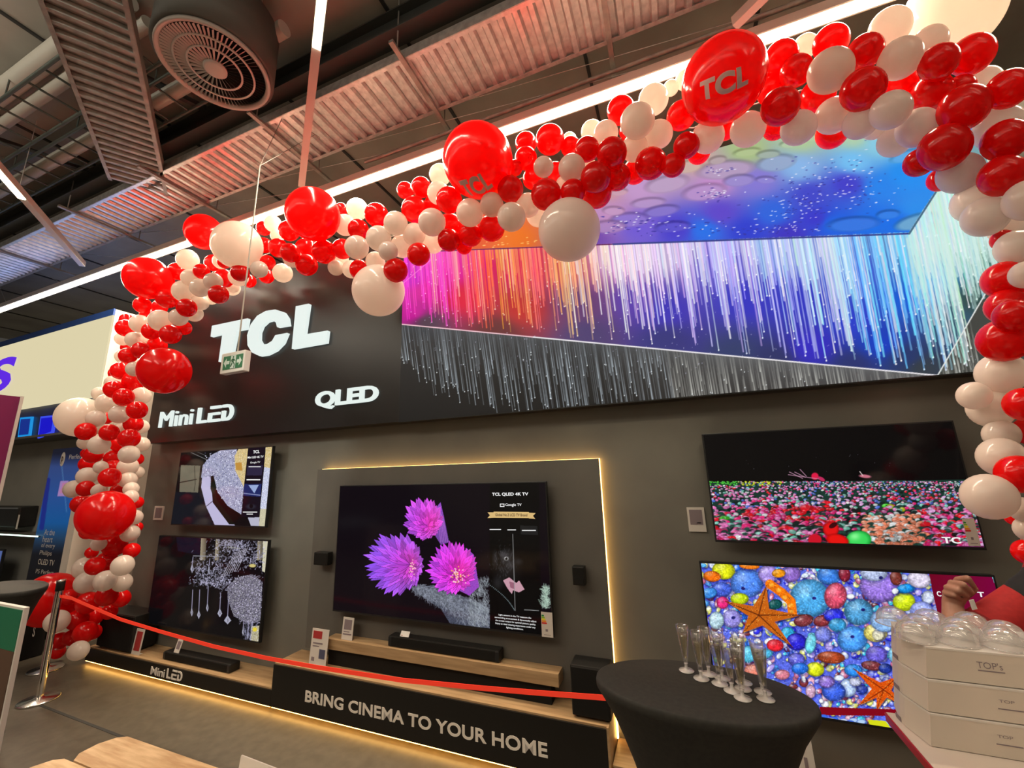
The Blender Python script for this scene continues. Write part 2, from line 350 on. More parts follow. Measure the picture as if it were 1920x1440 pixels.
    for k in range(650):
        x = U(745, 1830); yb = float(np.interp(x, [750, 765, 800, 840, 960], [700, 710, 742, 758, 800])); t0 = float(ln(x)) if x < 1758 else 704-(x-1758)*1.72
        y0 = t0+(U(0, 60) if U() < .5 else 0); y1 = min(y0+U(20, 150), yb-U(0, 35) if x < 960 else 900); col = np.array([196, 210, 220]) if x < 1250 else np.array([215, 216, 208])
        sl = .13+.07*(x-755)/1000; c.line(x, y0, x+sl*(y1-y0), y1, U(.6, 1.5)+(x-755)/900, col, U(.25, .75), .12, 1.7 if U() < .4 else 0, (235, 242, 246))
    for k in range(260): c.ell(U(760, 1840), U(560, 700), U(.6, 1.5), U(.6, 1.5), (200, 200, 230), 0, .5, .6)
    c.line(753, 608, 1000, 632, 2.0, (250, 205, 215)); c.line(1000, 632, 1758, 704, 2.4, (240, 236, 240)); c.line(1758, 704, 1852, 543, 2.4, (225, 228, 225))
    c.line(755, 532, 808, 487, 1.6, (255, 120, 220), .8)
    c.line(762, 473, 1150, 458, 2, (90, 25, 80)); c.line(1150, 458, 1705, 438, 3.2, (52, 62, 135)); c.line(1705, 438, 1760, 352, 3.6, (70, 105, 130))
    return c
# ---- flower field (upper right set)
def paint_flowers(c):
    u, v = c.u, c.v; hz = 905-(u-1330)*.012
    c.c[:] = (5, 4, 5); c.c[v > hz] = (22, 52, 44)
    pal = {'g': (60, 200, 40), 'y': (215, 225, 20), 'p': (225, 110, 180), 'l': (215, 160, 215), 'w': (215, 220, 220), 'm': (225, 30, 110), 'r': (225, 15, 30), 'o': (235, 130, 95), 'b': (70, 100, 200), 't': (110, 190, 170), 'd': (30, 70, 60), 'n': (12, 30, 28)}
    E_ = []
    for k in range(3000):
        t = U()**1.5; y = 903+t*122; x = U(1325, 1845); s_ = 2.0+t*8.6
        if t < .06: key = 'g' if x < 1385 else ('y' if x < 1485 and U() < .7 else RNG.choice(list('lwtbmp')))
        elif t < .4: key = RNG.choice(list('pplwmtdbllrn')) if x < 1640 else RNG.choice(list('ltwbpddmrn'))
        else:
            key = RNG.choice(list('ddtnmprwn'))
            if 1385 < x < 1560 and y < 980 and U() < .6: key = RNG.choice(list('rrm'))
            if x < 1480 and U() < .35: key = RNG.choice(list('mpp'))
            if 1615 < x < 1730 and y > 965: key = RNG.choice(list('ooowd'))
            if x > 1730 and U() < .5: key = RNG.choice(list('rmlp'))
        E_.append((y, x, s_, key))
    E_ += [(970, 1405, 15, 'r'), (995, 1475, 18, 'r'), (990, 1400, 15, 'm'), (1008, 1385, 15, 'p'), (1002, 1437, 12, 'm'), (955, 1515, 16, 'r'), (945, 1550, 12, 'r'), (985, 1425, 10, 'p'), (975, 1505, 12, 'r'),
           (990, 1660, 10, 'o'), (975, 1680, 10, 'o'), (995, 1685, 12, 'o'), (1010, 1705, 13, 'o'), (1003, 1735, 10, 'o'), (985, 1650, 9, 'w'), (985, 1735, 14, 'r'), (1000, 1765, 13, 'r'), (970, 1770, 13, 'm'), (950, 1670, 9, 'y'), (948, 1660, 7, 'g'), (955, 1692, 8, 'y'), (975, 1360, 14, 'g'), (998, 1355, 12, 'm'), (1014, 1360, 10, 'p')]
    for y, x, s_, key in sorted(E_):
        C = np.array(pal[key], float)*U(.75, 1.1); c.ell(x, y, s_*U(.8, 1.3), s_*.62, C, U(-.3, .3), .3, .95, hi=C*.5+128 if key not in 'dn' else None, rim=C*.45)
        if s_ > 9: 
            for q in range(5): a = q*1.26+x; c.ell(x+math.cos(a)*s_*.45, y+math.sin(a)*s_*.3, s_*.35, s_*.25, C*U(.6, 1.15), a, .4, .8)
    c.ell(1610, 1012, 25, 18, (60, 215, 90), 0, .1, hi=(150, 255, 160), rim=(10, 130, 40)); c.ell(1558, 992, 17, 16, (225, 20, 20), 0, .2, rim=(120, 0, 10)); c.ell(1562, 985, 9, 5, (60, 5, 10), -.5)
    c.ell(1570, 1013, 24, 13, (230, 20, 15), .2, .2, rim=(150, 0, 0)); c.ell(1528, 1012, 14, 12, (200, 20, 40), 0, .2)
    c.ell(1528, 893, 8, 8, (220, 25, 70), 0, .3); c.ell(1540, 898, 9, 4, (190, 40, 90), .5, .3); c.ell(1622, 893, 14, 4, (200, 110, 130), .1, .4); c.line(1612, 884, 1618, 892, 1.5, (220, 200, 200))
    for a, b, d, e in [(1478, 890, 1535, 898), (1490, 885, 1510, 895), (1500, 880, 1512, 893), (1505, 897, 1480, 885)]: c.line(a, b, d, e, 1.2, (205, 150, 180), .9)
    for k in range(12): c.ell(U(1380, 1700), U(845, 890), .8, .8, (150, 150, 160), 0, .5, .6)
    c.c[v > 1023.5] = (90, 20, 70)
# ---- shells and starfish (lower right set)
def zz(X, Y_): return 1280+X/3., 1040+Y_/3.
def star(c, cen, tips, col, dk, wd=.16, sp=(240, 170, 70)):
    cx, cy = cen; n = len(tips); tips = sorted(tips, key=lambda p: math.atan2(p[1]-cy, p[0]-cx)); P = []
    for i, (x, y) in enumerate(tips):
        x2, y2 = tips[(i+1) % n]; P.append((x, y)); l = .42; mx, my = (x+x2)/2-cx, (y+y2)/2-cy; P.append((cx+mx*l, cy+my*l))
    Q = []
    for i in range(len(P)):
        a, b = P[i], P[(i+1) % len(P)]
        if i % 2 == 0:   # tip: blunt
            pv = P[i-1]; Q += [(a[0]+(pv[0]-a[0])*.10, a[1]+(pv[1]-a[1])*.10), (a[0]+(b[0]-a[0])*.10, a[1]+(b[1]-a[1])*.10)]
        else: Q.append(a)
    c.poly([(x+2, y+3) for x, y in Q], (20, 20, 60), .6); c.poly(Q, col, noise=.12)
    for x, y in tips:
        c.line(cx, cy, x, y, 2.2, dk, .7, .9)
        for k in range(34):
            t = U(.08, .93); w = (1-t)*9+1.5; c.ell(cx+(x-cx)*t+U(-w, w), cy+(y-cy)*t+U(-w, w), 1.0, 1.0, sp if k % 3 else dk, 0, .6, .9)
def paint_shells(c):
    c.c[:] = (88, 104, 222)
    pal = [(70, 150, 235), (120, 130, 235), (170, 150, 235), (205, 215, 245), (60, 190, 225), (40, 40, 220), (190, 100, 130), (120, 45, 50), (225, 225, 120), (235, 170, 190), (30, 90, 200), (240, 240, 250)]
    for k in range(1500):
        x = U(1310, 1780); y = U(1055, 1385); C = np.array(pal[RNG.randint(len(pal))], float); s_ = U(2.5, 11)
        rb = int(RNG.choice([0, 0, 9, 12])); c.ell(x+1, y+2, s_*1.15, s_*.95, (34, 40, 130), 0, .5, .5); c.ell(x, y, s_, s_*U(.5, 1), C, U(-1.5, 1.5), .15, 1, hi=(245, 250, 255), rim=C*.45, ribs=rb, ribcol=C*.5)
    big = [(230,90,68,52,(215,220,20),0),(165,122,52,32,(240,110,15),0),(115,60,20,12,(80,170,240),0),(220,195,60,42,(70,100,225),12),(150,215,45,32,(60,140,230),0),(360,160,95,85,(75,130,235),0),(480,110,58,52,(165,140,225),0),(610,110,56,46,(150,110,210),11),(820,120,70,52,(60,130,230),9),(910,110,35,45,(130,30,50),0),(688,117,22,14,(220,235,255),0),(715,245,118,112,(75,170,235),26),(860,232,66,78,(225,80,110),14),(990,322,86,78,(80,160,215),24),(1105,180,115,92,(155,120,225),18),(1075,105,80,45,(190,205,245),8),(1200,130,35,45,(120,50,40),0),(1245,265,66,56,(205,225,25),0),(1255,190,55,28,(20,140,225),0),(1330,140,70,50,(215,205,230),0),(1380,240,38,40,(190,200,225),0),(945,235,24,16,(240,245,255),0),(1195,205,20,18,(240,245,255),0),(275,360,56,54,(150,140,225),0),(320,248,54,34,(190,215,20),0),(225,270,36,36,(225,40,120),0),(520,280,42,30,(10,80,80),0),(680,370,58,36,(125,50,55),0),(785,372,52,34,(130,45,50),0),(850,340,58,38,(45,50,225),0),(870,395,52,40,(60,160,220),9),(955,475,88,76,(70,150,240),0),(1085,440,70,54,(235,220,110),12),(1100,450,36,32,(240,235,200),0),(1090,560,64,50,(110,95,215),15),(835,578,82,36,(175,70,35),8),(745,645,54,42,(215,225,25),0),(520,510,50,36,(225,35,50),0),(590,448,44,44,(45,175,225),0),(790,450,50,44,(120,130,225),13),(640,490,60,50,(40,35,205),0),(640,590,50,40,(95,95,215),10),(720,500,32,60,(110,210,235),0),(1215,420,38,54,(195,230,20),0),(1065,625,64,28,(120,50,55),0),(1140,640,40,30,(30,50,140),0),(1200,560,46,52,(130,200,235),0),(930,750,50,54,(180,205,245),10),(850,770,70,56,(60,100,235),9),(810,715,48,36,(140,110,205),12),(970,715,36,26,(200,205,235),10),(1010,760,34,28,(40,60,160),7),(660,640,50,34,(35,110,225),0),(960,650,54,36,(40,130,225),0),(1130,375,80,62,(140,185,240),0),(720,770,30,40,(205,160,190),0),(560,675,44,30,(225,130,150),9),(450,560,60,30,(80,190,235),6),(190,370,44,52,(190,225,240),10),(370,560,44,50,(90,200,235),12),(400,650,60,34,(225,130,110),0),(540,105,40,26,(240,150,20),0),(375,65,60,18,(235,120,20),0),(1430,330,40,50,(140,150,240),0),(1345,320,70,60,(150,165,245),0)]
    for X, Y_, rx, ry, C, rb in big:
        x, y = zz(X, Y_); C = np.array(C, float); c.ell(x+2, y+3, rx/3.+2, ry/3.+2, (24, 28, 120), 0, .35, .5)
        c.ell(x, y, rx/3., ry/3., C, U(-.2, .2), .08, 1, hi=C*.6+100, rim=C*.5, ribs=rb, ribcol=C*.45)
    for x, y in [(955, 462), (740, 245), (1015, 310), (340, 190), (285, 355), (1115, 130)]: c.ell(*zz(x, y), 4.5, 3.5, (30, 30, 110), 0, .3)
    for a, b in zip([(490, 165), (560, 215), (610, 265)], [(560, 215), (610, 265), (618, 330)]): c.line(*zz(*a), *zz(*b), 17, (238, 115, 10)); 
    for p in [(500, 170), (540, 200), (575, 240), (605, 285), (612, 320)]: c.ell(*zz(*p), 6, 5, (255, 190, 70), 0, .6, .7)
    def nz_(k):
        g_ = RNG.rand(c.nz//k+2, c.nx//k+2); y_ = np.arange(c.nz)/k; x_ = np.arange(c.nx)/k; yi, xi = y_.astype(int), x_.astype(int); fy, fx = (y_-yi)[:, None], (x_-xi)[None, :]
        return (g_[yi][:, xi]*(1-fx)+g_[yi][:, xi+1]*fx)*(1-fy)+(g_[yi+1][:, xi]*(1-fx)+g_[yi+1][:, xi+1]*fx)*fy
    c.c *= (.72+.34*nz_(3)+.28*nz_(8))[..., None]; c.c += (np.clip(nz_(3)-.80, 0, 1)*420)[..., None]
    star(c, zz(428, 340), [zz(470, 175), zz(240, 262), zz(338, 440), zz(618, 520), zz(665, 340)], (198, 98, 18), (95, 38, 5))
    star(c, zz(1130, 760), [zz(962, 642), zz(1215, 682), zz(1250, 850), zz(1090, 880), zz(985, 850)], (222, 85, 12), (130, 40, 5))
    c.poly([zz(1385, 100), zz(1750, 104), zz(1850, 400), zz(1450, 400), zz(1412, 240)], (112, 4, 34), 1, ((1745, 1080), (1880, 1070), (122, 0, 62)))
    c.poly([zz(770, 856), zz(1260, 872), zz(1260, 908), zz(775, 903)], (132, 4, 24))
    c.poly([zz(1733, 108), zz(1790, 110), zz(1760, 175)], (110, 195, 215)); c.poly([zz(1780, 108), zz(1860, 104), zz(1810, 160)], (150, 200, 235))
    for x, y in [(790, 912), (850, 925), (905, 935), (960, 932), (1005, 940), (830, 930), (940, 945)]: c.ell(*zz(x, y), 10, 5, [(180, 210, 245), (60, 110, 235), (205, 215, 245)][x % 3], 0, .2, rim=(40, 60, 170))
    c.poly([zz(1040, 928), zz(1140, 935), zz(1180, 985), zz(1060, 975)], (215, 220, 25))
# ---- cactus flowers (centre set)
def ww(X, Y_): return 560+X/3., 840+Y_/3.
def flower(c, bx0, bx1, by0, by1, tx, ty, n, outer, inner, a0=0):
    (x0, y0), (x1, y1), (ex, ey) = ww(bx0, by0), ww(bx1, by1), ww(tx, ty); cx, cy, rx, ry = (x0+x1)/2, (y0+y1)/2, (x1-x0)/2, (y1-y0)/2
    for k, off in ((1.0, 0), (.93, .5), (.8, .25), (.66, .75), (.5, 0), (.36, .5)):
        idx = list(range(n)); RNG.shuffle(idx)
        for i in idx:
            a = 2*math.pi*(i+off)/n+a0+U(-.07, .07); q = k*U(.93, 1.05); X = cx+math.cos(a)*rx; Y_ = cy+math.sin(a)*ry; X, Y_ = ex+(X-ex)*q, ey+(Y_-ey)*q
            l = math.hypot(X-ex, Y_-ey)+1e-6; nx, ny = -(Y_-ey)/l, (X-ex)/l; w = 1.25*math.pi*(rx+ry)/2*q/n
            m = np.array(outer)*(k)+np.array(inner)*(1-k); m = m*U(.72, 1.08); m = m+np.array([12, 0, -14])*math.cos(a)
            P = [(ex, ey), (ex+(X-ex)*.4-nx*w*.55, ey+(Y_-ey)*.4-ny*w*.55), (ex+(X-ex)*.72-nx*w*.62, ey+(Y_-ey)*.72-ny*w*.62), (ex+(X-ex)*.88-nx*w*.3, ey+(Y_-ey)*.88-ny*w*.3), (X, Y_), (ex+(X-ex)*.88+nx*w*.3, ey+(Y_-ey)*.88+ny*w*.3), (ex+(X-ex)*.72+nx*w*.62, ey+(Y_-ey)*.72+ny*w*.62), (ex+(X-ex)*.4+nx*w*.55, ey+(Y_-ey)*.4+ny*w*.55)]
            c.poly([(u_-.5*nx, v_+.9) for u_, v_ in P], m*.5, .7); c.poly(P, np.clip(m, 0, 255), 1, ((ex, ey), (X, Y_), np.clip(m*1.12+np.array([8, 10, 14]), 0, 255))); c.line(ex, ey, ex+(X-ex)*.9, ey+(Y_-ey)*.9, .7, m*.68, .45)
def paint_cactus(c):
    c.c[:] = (9, 3, 11)
    x, y = ww(330, 180); 
    c.poly([ww(630, 790), ww(760, 770), ww(1035, 880), ww(1075, 940), ww(1075, 1024), ww(850, 985), ww(800, 905)], (66, 70, 86), 1, None, .35)
    for k in range(2600):      # woolly stems
        t = U(); w = 16+t*36; q = ww(650+t*400, 770+t*150); px, py = q[0]+U(-.4, 1)*w*.8, q[1]+U(-.2, 1)*w*.75
        a = U(-.5, 2.2); l = U(3, 9); g = U(70, 190); c.line(px, py, px+math.cos(a)*l, py+math.sin(a)*l, .8, (g*.86, g*.9, g), .75)
    for k in range(700):
        px, py = ww(U(960, 1070), U(740, 1010)); a = U(-2.6, -1.2); l = U(3, 8); g = U(110, 210); c.line(px, py, px+math.cos(a)*l, py+math.sin(a)*l, .8, (g*.9, g*.95, g), .7)
    c.poly([ww(778, 330), ww(798, 305), ww(820, 400), ww(846, 530), ww(800, 545), ww(760, 480)], (150, 78, 200), 1, (ww(770, 300), ww(850, 540), (105, 66, 150)), .1)
    for i in range(5): c.line(*ww(782+i*7, 330+i*14), *ww(798+i*10, 530), .9, (212, 130, 232), .7)
    flower(c, 585, 818, 270, 520, 728, 440, 15, (205, 75, 222), (236, 45, 180), .3)
    flower(c, 362, 705, 470, 832, 628, 655, 21, (160, 78, 225), (226, 52, 180), .1)
    c.poly([ww(940, 560), ww(985, 600), ww(1015, 780), ww(960, 830), ww(900, 800)], (150, 70, 190), 1, None, .1)
    flower(c, 716, 1006, 518, 825, 885, 712, 20, (214, 62, 222), (240, 28, 170), .5)
    for k in range(60): c.ell(*ww(RNG.normal(890, 22), RNG.normal(718, 22)), 1.6, 1.6, (255, 205, 215) if k % 3 else (245, 170, 90), 0, .5)
    for k in range(26): c.ell(*ww(RNG.normal(638, 12), RNG.normal(672, 22)), 1.4, 1.6, (250, 190, 200), 0, .5)
    c.poly([ww(1075, 170), ww(1352, 170), ww(1366, 1100), ww(1075, 1100)], (2, 2, 3))
    for k in range(260): px, py = ww(1385+RNG.normal(5, 12), U(780, 905)); a = U(-2.8, -.3); l = U(3, 9); g = U(150, 240); c.line(px, py, px+math.cos(a)*l, py+math.sin(a)*l, .8, (g*.85, g*.98, g*.9), .8)
    # dark dog portrait in the side bar
    for X, Y_, rx, ry, g in [(1170, 680, 95, 120, 14), (1170, 610, 48, 55, 24), (1105, 620, 20, 58, 20), (1150, 600, 26, 22, 34), (1190, 660, 30, 28, 28), (1235, 640, 34, 26, 18), (1120, 760, 40, 50, 18)]: c.ell(*ww(X, Y_), rx/3., ry/3., (g*1.9, g*1.9, g*2), 0, .8, .9)
    for k in range(160): x, y = ww(RNG.normal(1150, 34), RNG.normal(640, 50)); c.line(x, y, x+U(-2, 2), y+U(2, 4), .6, (88, 88, 92), .5)
    c.ell(*ww(1168, 622), 5.5, 4.5, (150, 150, 150), 0, .4); c.ell(*ww(1168, 623), 2.6, 2.8, (10, 8, 8), 0, .3); c.ell(*ww(1162, 617), 1.2, 1.2, (200, 200, 200), 0, .4)
    c.poly([ww(1150, 745), ww(1185, 728), ww(1225, 760), ww(1240, 745), ww(1270, 795), ww(1240, 812), ww(1205, 800), ww(1200, 822), ww(1175, 790)], (196, 150, 165)); c.poly([ww(1185, 750), ww(1215, 760), ww(1215, 795), ww(1190, 785)], (150, 95, 115))
    for k in range(24): t = k/23.; x, y = ww(1060+150*t+20*math.sin(t*3), 760+150*t); c.ell(x, y, 1.2, 1.2, (120, 135, 140), 0, .5)
    c.line(*ww(1204, 485), *ww(1218, 915), 1.1, (150, 150, 150)); c.line(*ww(1270, 910), *ww(1350, 915), 1.0, (190, 190, 190))
    c.poly([ww(1245, 435), ww(1342, 440), ww(1346, 490), ww(1250, 486)], (26, 26, 27))
# ---- jewelled disc and chandelier (left sets)
def vv(X, Y_): return 240+X*.29173, 820+Y_*.29173
def paint_disc(c):
    c.c[:] = (10, 9, 10)
    c.poly([vv(290, 350), vv(475, 355), vv(560, 570), vv(270, 570)], (16, 18, 27)); c.poly([vv(340, 178), vv(465, 182), vv(450, 355), vv(330, 350)], (108, 104, 88))
    c.line(*vv(335, 290), *vv(440, 270), 1.4, (20, 15, 12)); c.line(*vv(428, 185), *vv(432, 300), 1, (40, 35, 30)); c.line(*vv(432, 300), *vv(425, 345), 1, (50, 45, 40)); c.line(*vv(400, 95), *vv(520, 150), .9, (150, 150, 150)); c.line(*vv(425, 85), *vv(505, 120), .8, (120, 120, 120))
    c.poly([vv(500, 240), vv(490, 180), vv(545, 110), vv(620, 75), vv(930, 55), vv(885, 575), vv(560, 570), vv(500, 420)], (8, 9, 8))
    c.poly([vv(478, 250), vv(535, 215), vv(530, 330), vv(560, 420), vv(690, 570), vv(560, 568), vv(500, 440), vv(470, 320)], (186, 182, 216)); c.line(*vv(505, 442), *vv(550, 405), 1.2, (60, 60, 80)); c.poly([vv(530, 250), vv(555, 250), vv(570, 400), vv(690, 560), vv(650, 560), vv(545, 420)], (14, 20, 14))
    c.poly([vv(470, 260), vv(480, 180), vv(540, 110), vv(620, 72), vv(700, 72), vv(690, 200), vv(745, 310), vv(728, 495), vv(640, 440), vv(575, 350), vv(550, 245)], (140, 142, 176), 1, None, .2, 6)
    for k in range(420):
        x, y = vv(U(480, 745), U(80, 490)); q = np.hypot((x-vv(790, 160)[0]), (y-vv(790, 160)[1])); 
        if 26 < q < 88 and not (x < vv(560, 0)[0] and y > vv(0, 260)[1]): c.ell(x, y, 1.1, 1.1, (225, 226, 250) if k % 2 else (86, 88, 120), 0, .4)
    c.poly([vv(685, 120), vv(712, 72), vv(772, 66), vv(745, 320), vv(690, 215)], (205, 180, 120), 1, None, .2, 10); c.poly([vv(690, 165), vv(730, 160), vv(735, 215), vv(695, 210)], (190, 140, 60))
    c.poly([vv(772, 62), vv(886, 58), vv(842, 515), vv(728, 510)], (12, 11, 22)); c.poly([vv(768, 180), vv(868, 180), vv(858, 245), vv(762, 245)], (40, 36, 62)); c.poly([vv(748, 300), vv(858, 300), vv(850, 382), vv(742, 375)], (26, 40, 95)); c.poly([vv(775, 308), vv(840, 306), vv(812, 360)], (150, 170, 215)); c.line(*vv(745, 360), *vv(850, 372), 1.6, (170, 175, 215), .8)
    c.ell(*vv(790, 445), 12, 6, (40, 40, 52), 0, .5); c.ell(*vv(792, 442), 4, 5, (8, 8, 12), 0, .3)
    c.poly([vv(886, 58), vv(930, 54), vv(920, 200), vv(875, 190)], (200, 175, 110), 1, None, .2, 5); c.poly([vv(875, 190), vv(920, 200), vv(905, 460), vv(850, 460)], (185, 190, 222), 1, None, .3, 5); c.poly([vv(850, 460), vv(905, 460), vv(890, 575), vv(842, 570)], (200, 195, 165), 1, None, .1)
    c.poly([vv(770, 515), vv(845, 515), vv(842, 570), vv(790, 568)], (180, 180, 200))
def paint_chandelier(c):
    c.c[:] = (7, 7, 10); c.poly([vv(310, 635), vv(480, 645), vv(470, 760), vv(320, 730)], (14, 20, 38), .8)
    for (X0, X1) in [(470, 505), (565, 590), (835, 868)]: c.poly([vv(X0, 645), vv(X1, 647), vv(X1-8, 790), vv(X0-8, 790)], (150, 140, 118), 1, (vv(X0, 0), vv(X1, 0), (85, 78, 66)), .08)
    c.poly([vv(868, 655), vv(903, 658), vv(885, 870), vv(862, 860)], (205, 200, 175), 1, None, .05)
    def cr(X, Y_, sx, sy, n, base=150):
        for k in range(n):
            x, y = vv(RNG.normal(X, sx), RNG.normal(Y_, sy)); a = U(0, 3.14); l = U(1, 4.5); g = U(.45, 1); c.line(x, y, x+math.cos(a)*l, y+math.sin(a)*l, U(.6, 1.3), (g*215, g*212, g*245), .9)
    for a in [(690, 690, 60, 22, 260), (700, 770, 80, 50, 300), (470, 850, 26, 40, 140), (570, 860, 30, 45, 170), (520, 930, 60, 14, 120), (620, 930, 40, 30, 120), (830, 760, 30, 40, 90), (640, 665, 30, 12, 60)]: cr(*a)
    c.poly([vv(640, 960), vv(700, 900), vv(800, 880), vv(865, 930), vv(850, 1180), vv(780, 1200), vv(680, 1150), (vv(640, 1040))], (92, 88, 108), .9, None, .35, 5)
    for k in range(900):
        x, y = vv(U(640, 868), U(890, 1200)); g = U(30, 245); c.ell(x, y, U(.6, 1.3), U(.6, 1.6), (g, g*.97, min(255, g*1.12)), 0, .4, .8) if (x-vv(640, 0)[0]) > (y-vv(0, 960)[1])*.3 else None
    for i in range(7): c.line(*vv(600+i*17, 900-i*8), *vv(690+i*13, 740-i*5), 1.2, (195, 190, 205), .8)
    def drop(X, Y0, Y1, w=16):
        c.line(*vv(X+6, Y0), *vv(X, Y1-50), 1.3, (165, 160, 190)); x, y = vv(X, Y1-26); c.poly([(x, y-9), (x+w*.29/2, y+1), (x, y+8), (x-w*.29/2, y+1)], (165, 165, 185)); c.poly([(x, y-5), (x+1.2, y+1), (x, y+5)], (30, 30, 36))
    for q in [(410, 980, 1150), (455, 980, 1165, 22), (510, 960, 1120), (590, 1000, 1155, 30), (640, 1040, 1200, 46), (740, 1180, 1275, 14), (770, 1180, 1300, 14), (790, 1190, 1315, 16), (412, 770, 870, 22), (520, 780, 880, 16)]: drop(*q)
    for k in range(130): x, y = vv(U(745, 835), U(1180, 1315)); c.line(x, y, x, y+U(2, 5), .9, (150, 150, 180), .8)
    c.poly([vv(795, 1215), vv(845, 1210), vv(836, 1320), vv(790, 1310)], (170, 160, 120), .9, None, .3, 4); c.ell(*vv(815, 1235), 5, 5, (225, 205, 60), 0, .4)
    c.line(*vv(420, 762), *vv(600, 765), 1.6, (150, 150, 160)); c.line(*vv(470, 930), *vv(560, 940), 1.2, (170, 165, 190)); c.ell(*vv(800, 825), 8, 4, (205, 190, 120), 0, .4); c.line(*vv(640, 705), *vv(720, 715), 1.2, (170, 170, 160))
# ================================================================== the room
YW = 2.95
struct('floor', MB().box(-14, 6, -4, 9, -.05, 0), M['floor'], 'dark grey-brown shop floor')
ce = struct('ceiling', MB().box(-16, 6, -4, 9, 5.6, 5.7), M['ceiling'], 'grey ceiling deck high above the display')
mb = MB()
for i in range(14): mb.box(-14.9+i*1.45, -14.87+i*1.45, -4, 9, 5.585, 5.602)
sm_ = mb.build('panel_joint', M['seam'], ce); sm_['kind'] = 'stuff'
struct('wall_rear', MB().box(-16, 6, 8.9, 9, 0, 5.6), M['grey_wall'], 'far rear wall of the shop')
struct('wall_front', MB().box(-16, 6, -4.1, -4, 0, 5.6), M['grey_wall'], 'wall of the shop behind the viewer')
struct('wall_right', MB().box(5.9, 6, -4, 9, 0, 5.6), M['grey_wall'], 'right side wall of the shop')
bw = struct('wall_back', MB().box(-5.80, 4.2, YW, YW+.18, 0, 3.95), M['wall'], 'dark grey display wall behind the television sets')
struct('wall_left', MB().box(-6.75, -6.6, 2.72, 8.5, 0, 4.03), M['white_wall'], 'white partition wall between the two brand displays')
tk = MB()
a, b = onZ(70, 1320, .001), onZ(215, 1376, .001); tk.obox(a, a+(b-a)*3, .02, .002)
struct('trim_1', tk, M['seam'], 'dark joint line across the floor')
# ------------------------------------------------------------------ header sign
sg = thing('header_sign', 'long black fascia board carrying the big lit TCL letters above the sets', 'sign', (-3.6, 2.8, 3.0))
MB().box(-2.012*2.8, 1.75, 2.80, YW-.005, H+.155*2.8, H+.775*2.8, .004).build('board', M['board'], sg)
def sgp(X, Y_): return (270+X/3.692, 520+Y_/3.692)
def sign_poly(name, polys, Y=2.8, th=.035, lab=None):
    b = MB()
    for P in polys: b.prism([onY(*sgp(*p), Y-th) for p in P], (0, th+.002, 0))
    o = b.build(name, M['letter'], sg); 
    if lab: o['label'] = lab
arc = [(1000,332),(992,280),(965,240),(908,222),(842,232),(782,266),(738,325),(713,400),(716,470),(746,520),(797,544),(850,536),(910,506),(960,455),(990,384)]
inn = [(908,400),(885,440),(850,462),(815,465),(796,430),(798,380),(815,338),(850,306),(886,297),(912,312),(920,344)]
Cq = [[arc[i], arc[i+1], inn[10-min(10, round((i+1)*10/14))], inn[10-min(10, round(i*10/14))]] for i in range(14)]
Cq = [q if q[2] != q[3] else q[:3] for q in Cq]
sign_poly('letter_t', [[(470,335),(716,283),(705,356),(640,368),(598,574),(515,584),(542,390),(460,410)]], lab='white lit letter T')
sign_poly('letter_c', Cq, lab='white lit letter C')
sign_poly('letter_l', [[(1050,200),(1140,182),(1110,395),(1270,368),(1260,452),(1022,494)]], lab='white lit letter L')
def raised(name, txt, bl, br, tl, Y, th, mat, parent, bold, spacing=1, label=None):
    o = wall_text(name, txt, bl, br, tl, Y-th, mat, parent, bold, spacing, label=label)
    bm = bmesh.new(); bm.from_mesh(o.data); r = bmesh.ops.extrude_face_region(bm, geom=bm.faces[:])
    for v in r['geom']:
        if isinstance(v, bmesh.types.BMVert): v.co.y += th
    bmesh.ops.recalc_face_normals(bm, faces=bm.faces); bm.to_mesh(o.data); bm.free(); return o
def led_word(px, Y, th, mat, parent, label=None):
    a, b = onY(*px[0], Y-th), onY(*px[1], Y-th); t = onY(*px[2], Y-th); w = b[0]-a[0]; h = t[2]-a[2]; z0 = (a[2]+b[2])/2
    Lp = [[(0, 0), (.26, 0), (.26, .17), (.085, .17), (.085, 1), (0, 1)]]
    Ep = [[(.36, 1), (.65, 1), (.65, .83), (.36, .83)], [(.32, .58), (.63, .58), (.63, .43), (.405, .43), (.405, .17), (.65, .17), (.65, 0), (.32, 0)]]
    arc_o = [(.84+.16*math.cos(k), .5+.5*math.sin(k)) for k in [math.pi/2-i*math.pi/10 for i in range(11)]]; arc_i = [(.84+.08*math.cos(k), .5+.33*math.sin(k)) for k in [math.pi/2-i*math.pi/10 for i in range(11)]]
    D = [[arc_o[i], arc_o[i+1], arc_i[i+1], arc_i[i]] for i in range(10)]+[[(.70, 1), (.84, 1), (.84, .83), (.70, .83)], [(.70, 0), (.84, 0), (.84, .17), (.785, .17), (.785, .62), (.70, .62)]]
    b_ = MB()
    for P in Lp+Ep+D: b_.prism([(a[0]+x*w, Y-th, z0+y*h) for x, y in P], (0, th, 0))
    o = b_.build('lettering', mat, parent); 
    if label: o['label'] = label
raised('lettering', 'Mini', (296, 801), (357, 796), (299, 772), 2.8, .02, M['letter'], sg, .0, 1.0, label='white lit lettering Mini')
led_word([(367, 794), (434, 787), (369, 765)], 2.8, .02, M['letter'], sg, 'white lit lettering LED with stencilled E and D')
raised('lettering', 'QLED', (589, 768), (707, 758), (592, 734), 2.8, .02, M['letter'], sg, .03, .95, label='white lit lettering QLED')
vw = thing('video_wall', 'large bright LED video wall showing coloured light streaks under a bubble picture', 'screen', (-.2, 2.8, 3.0))
cv = paint_video_wall(); cv.build('picture', M['screen_wall'], vw)
MB().box(cv.x0-.008, cv.x1+.008, Yv+.001, 2.801, cv.z0-.008, cv.z1+.008).build('casing', M['bezel'], vw)
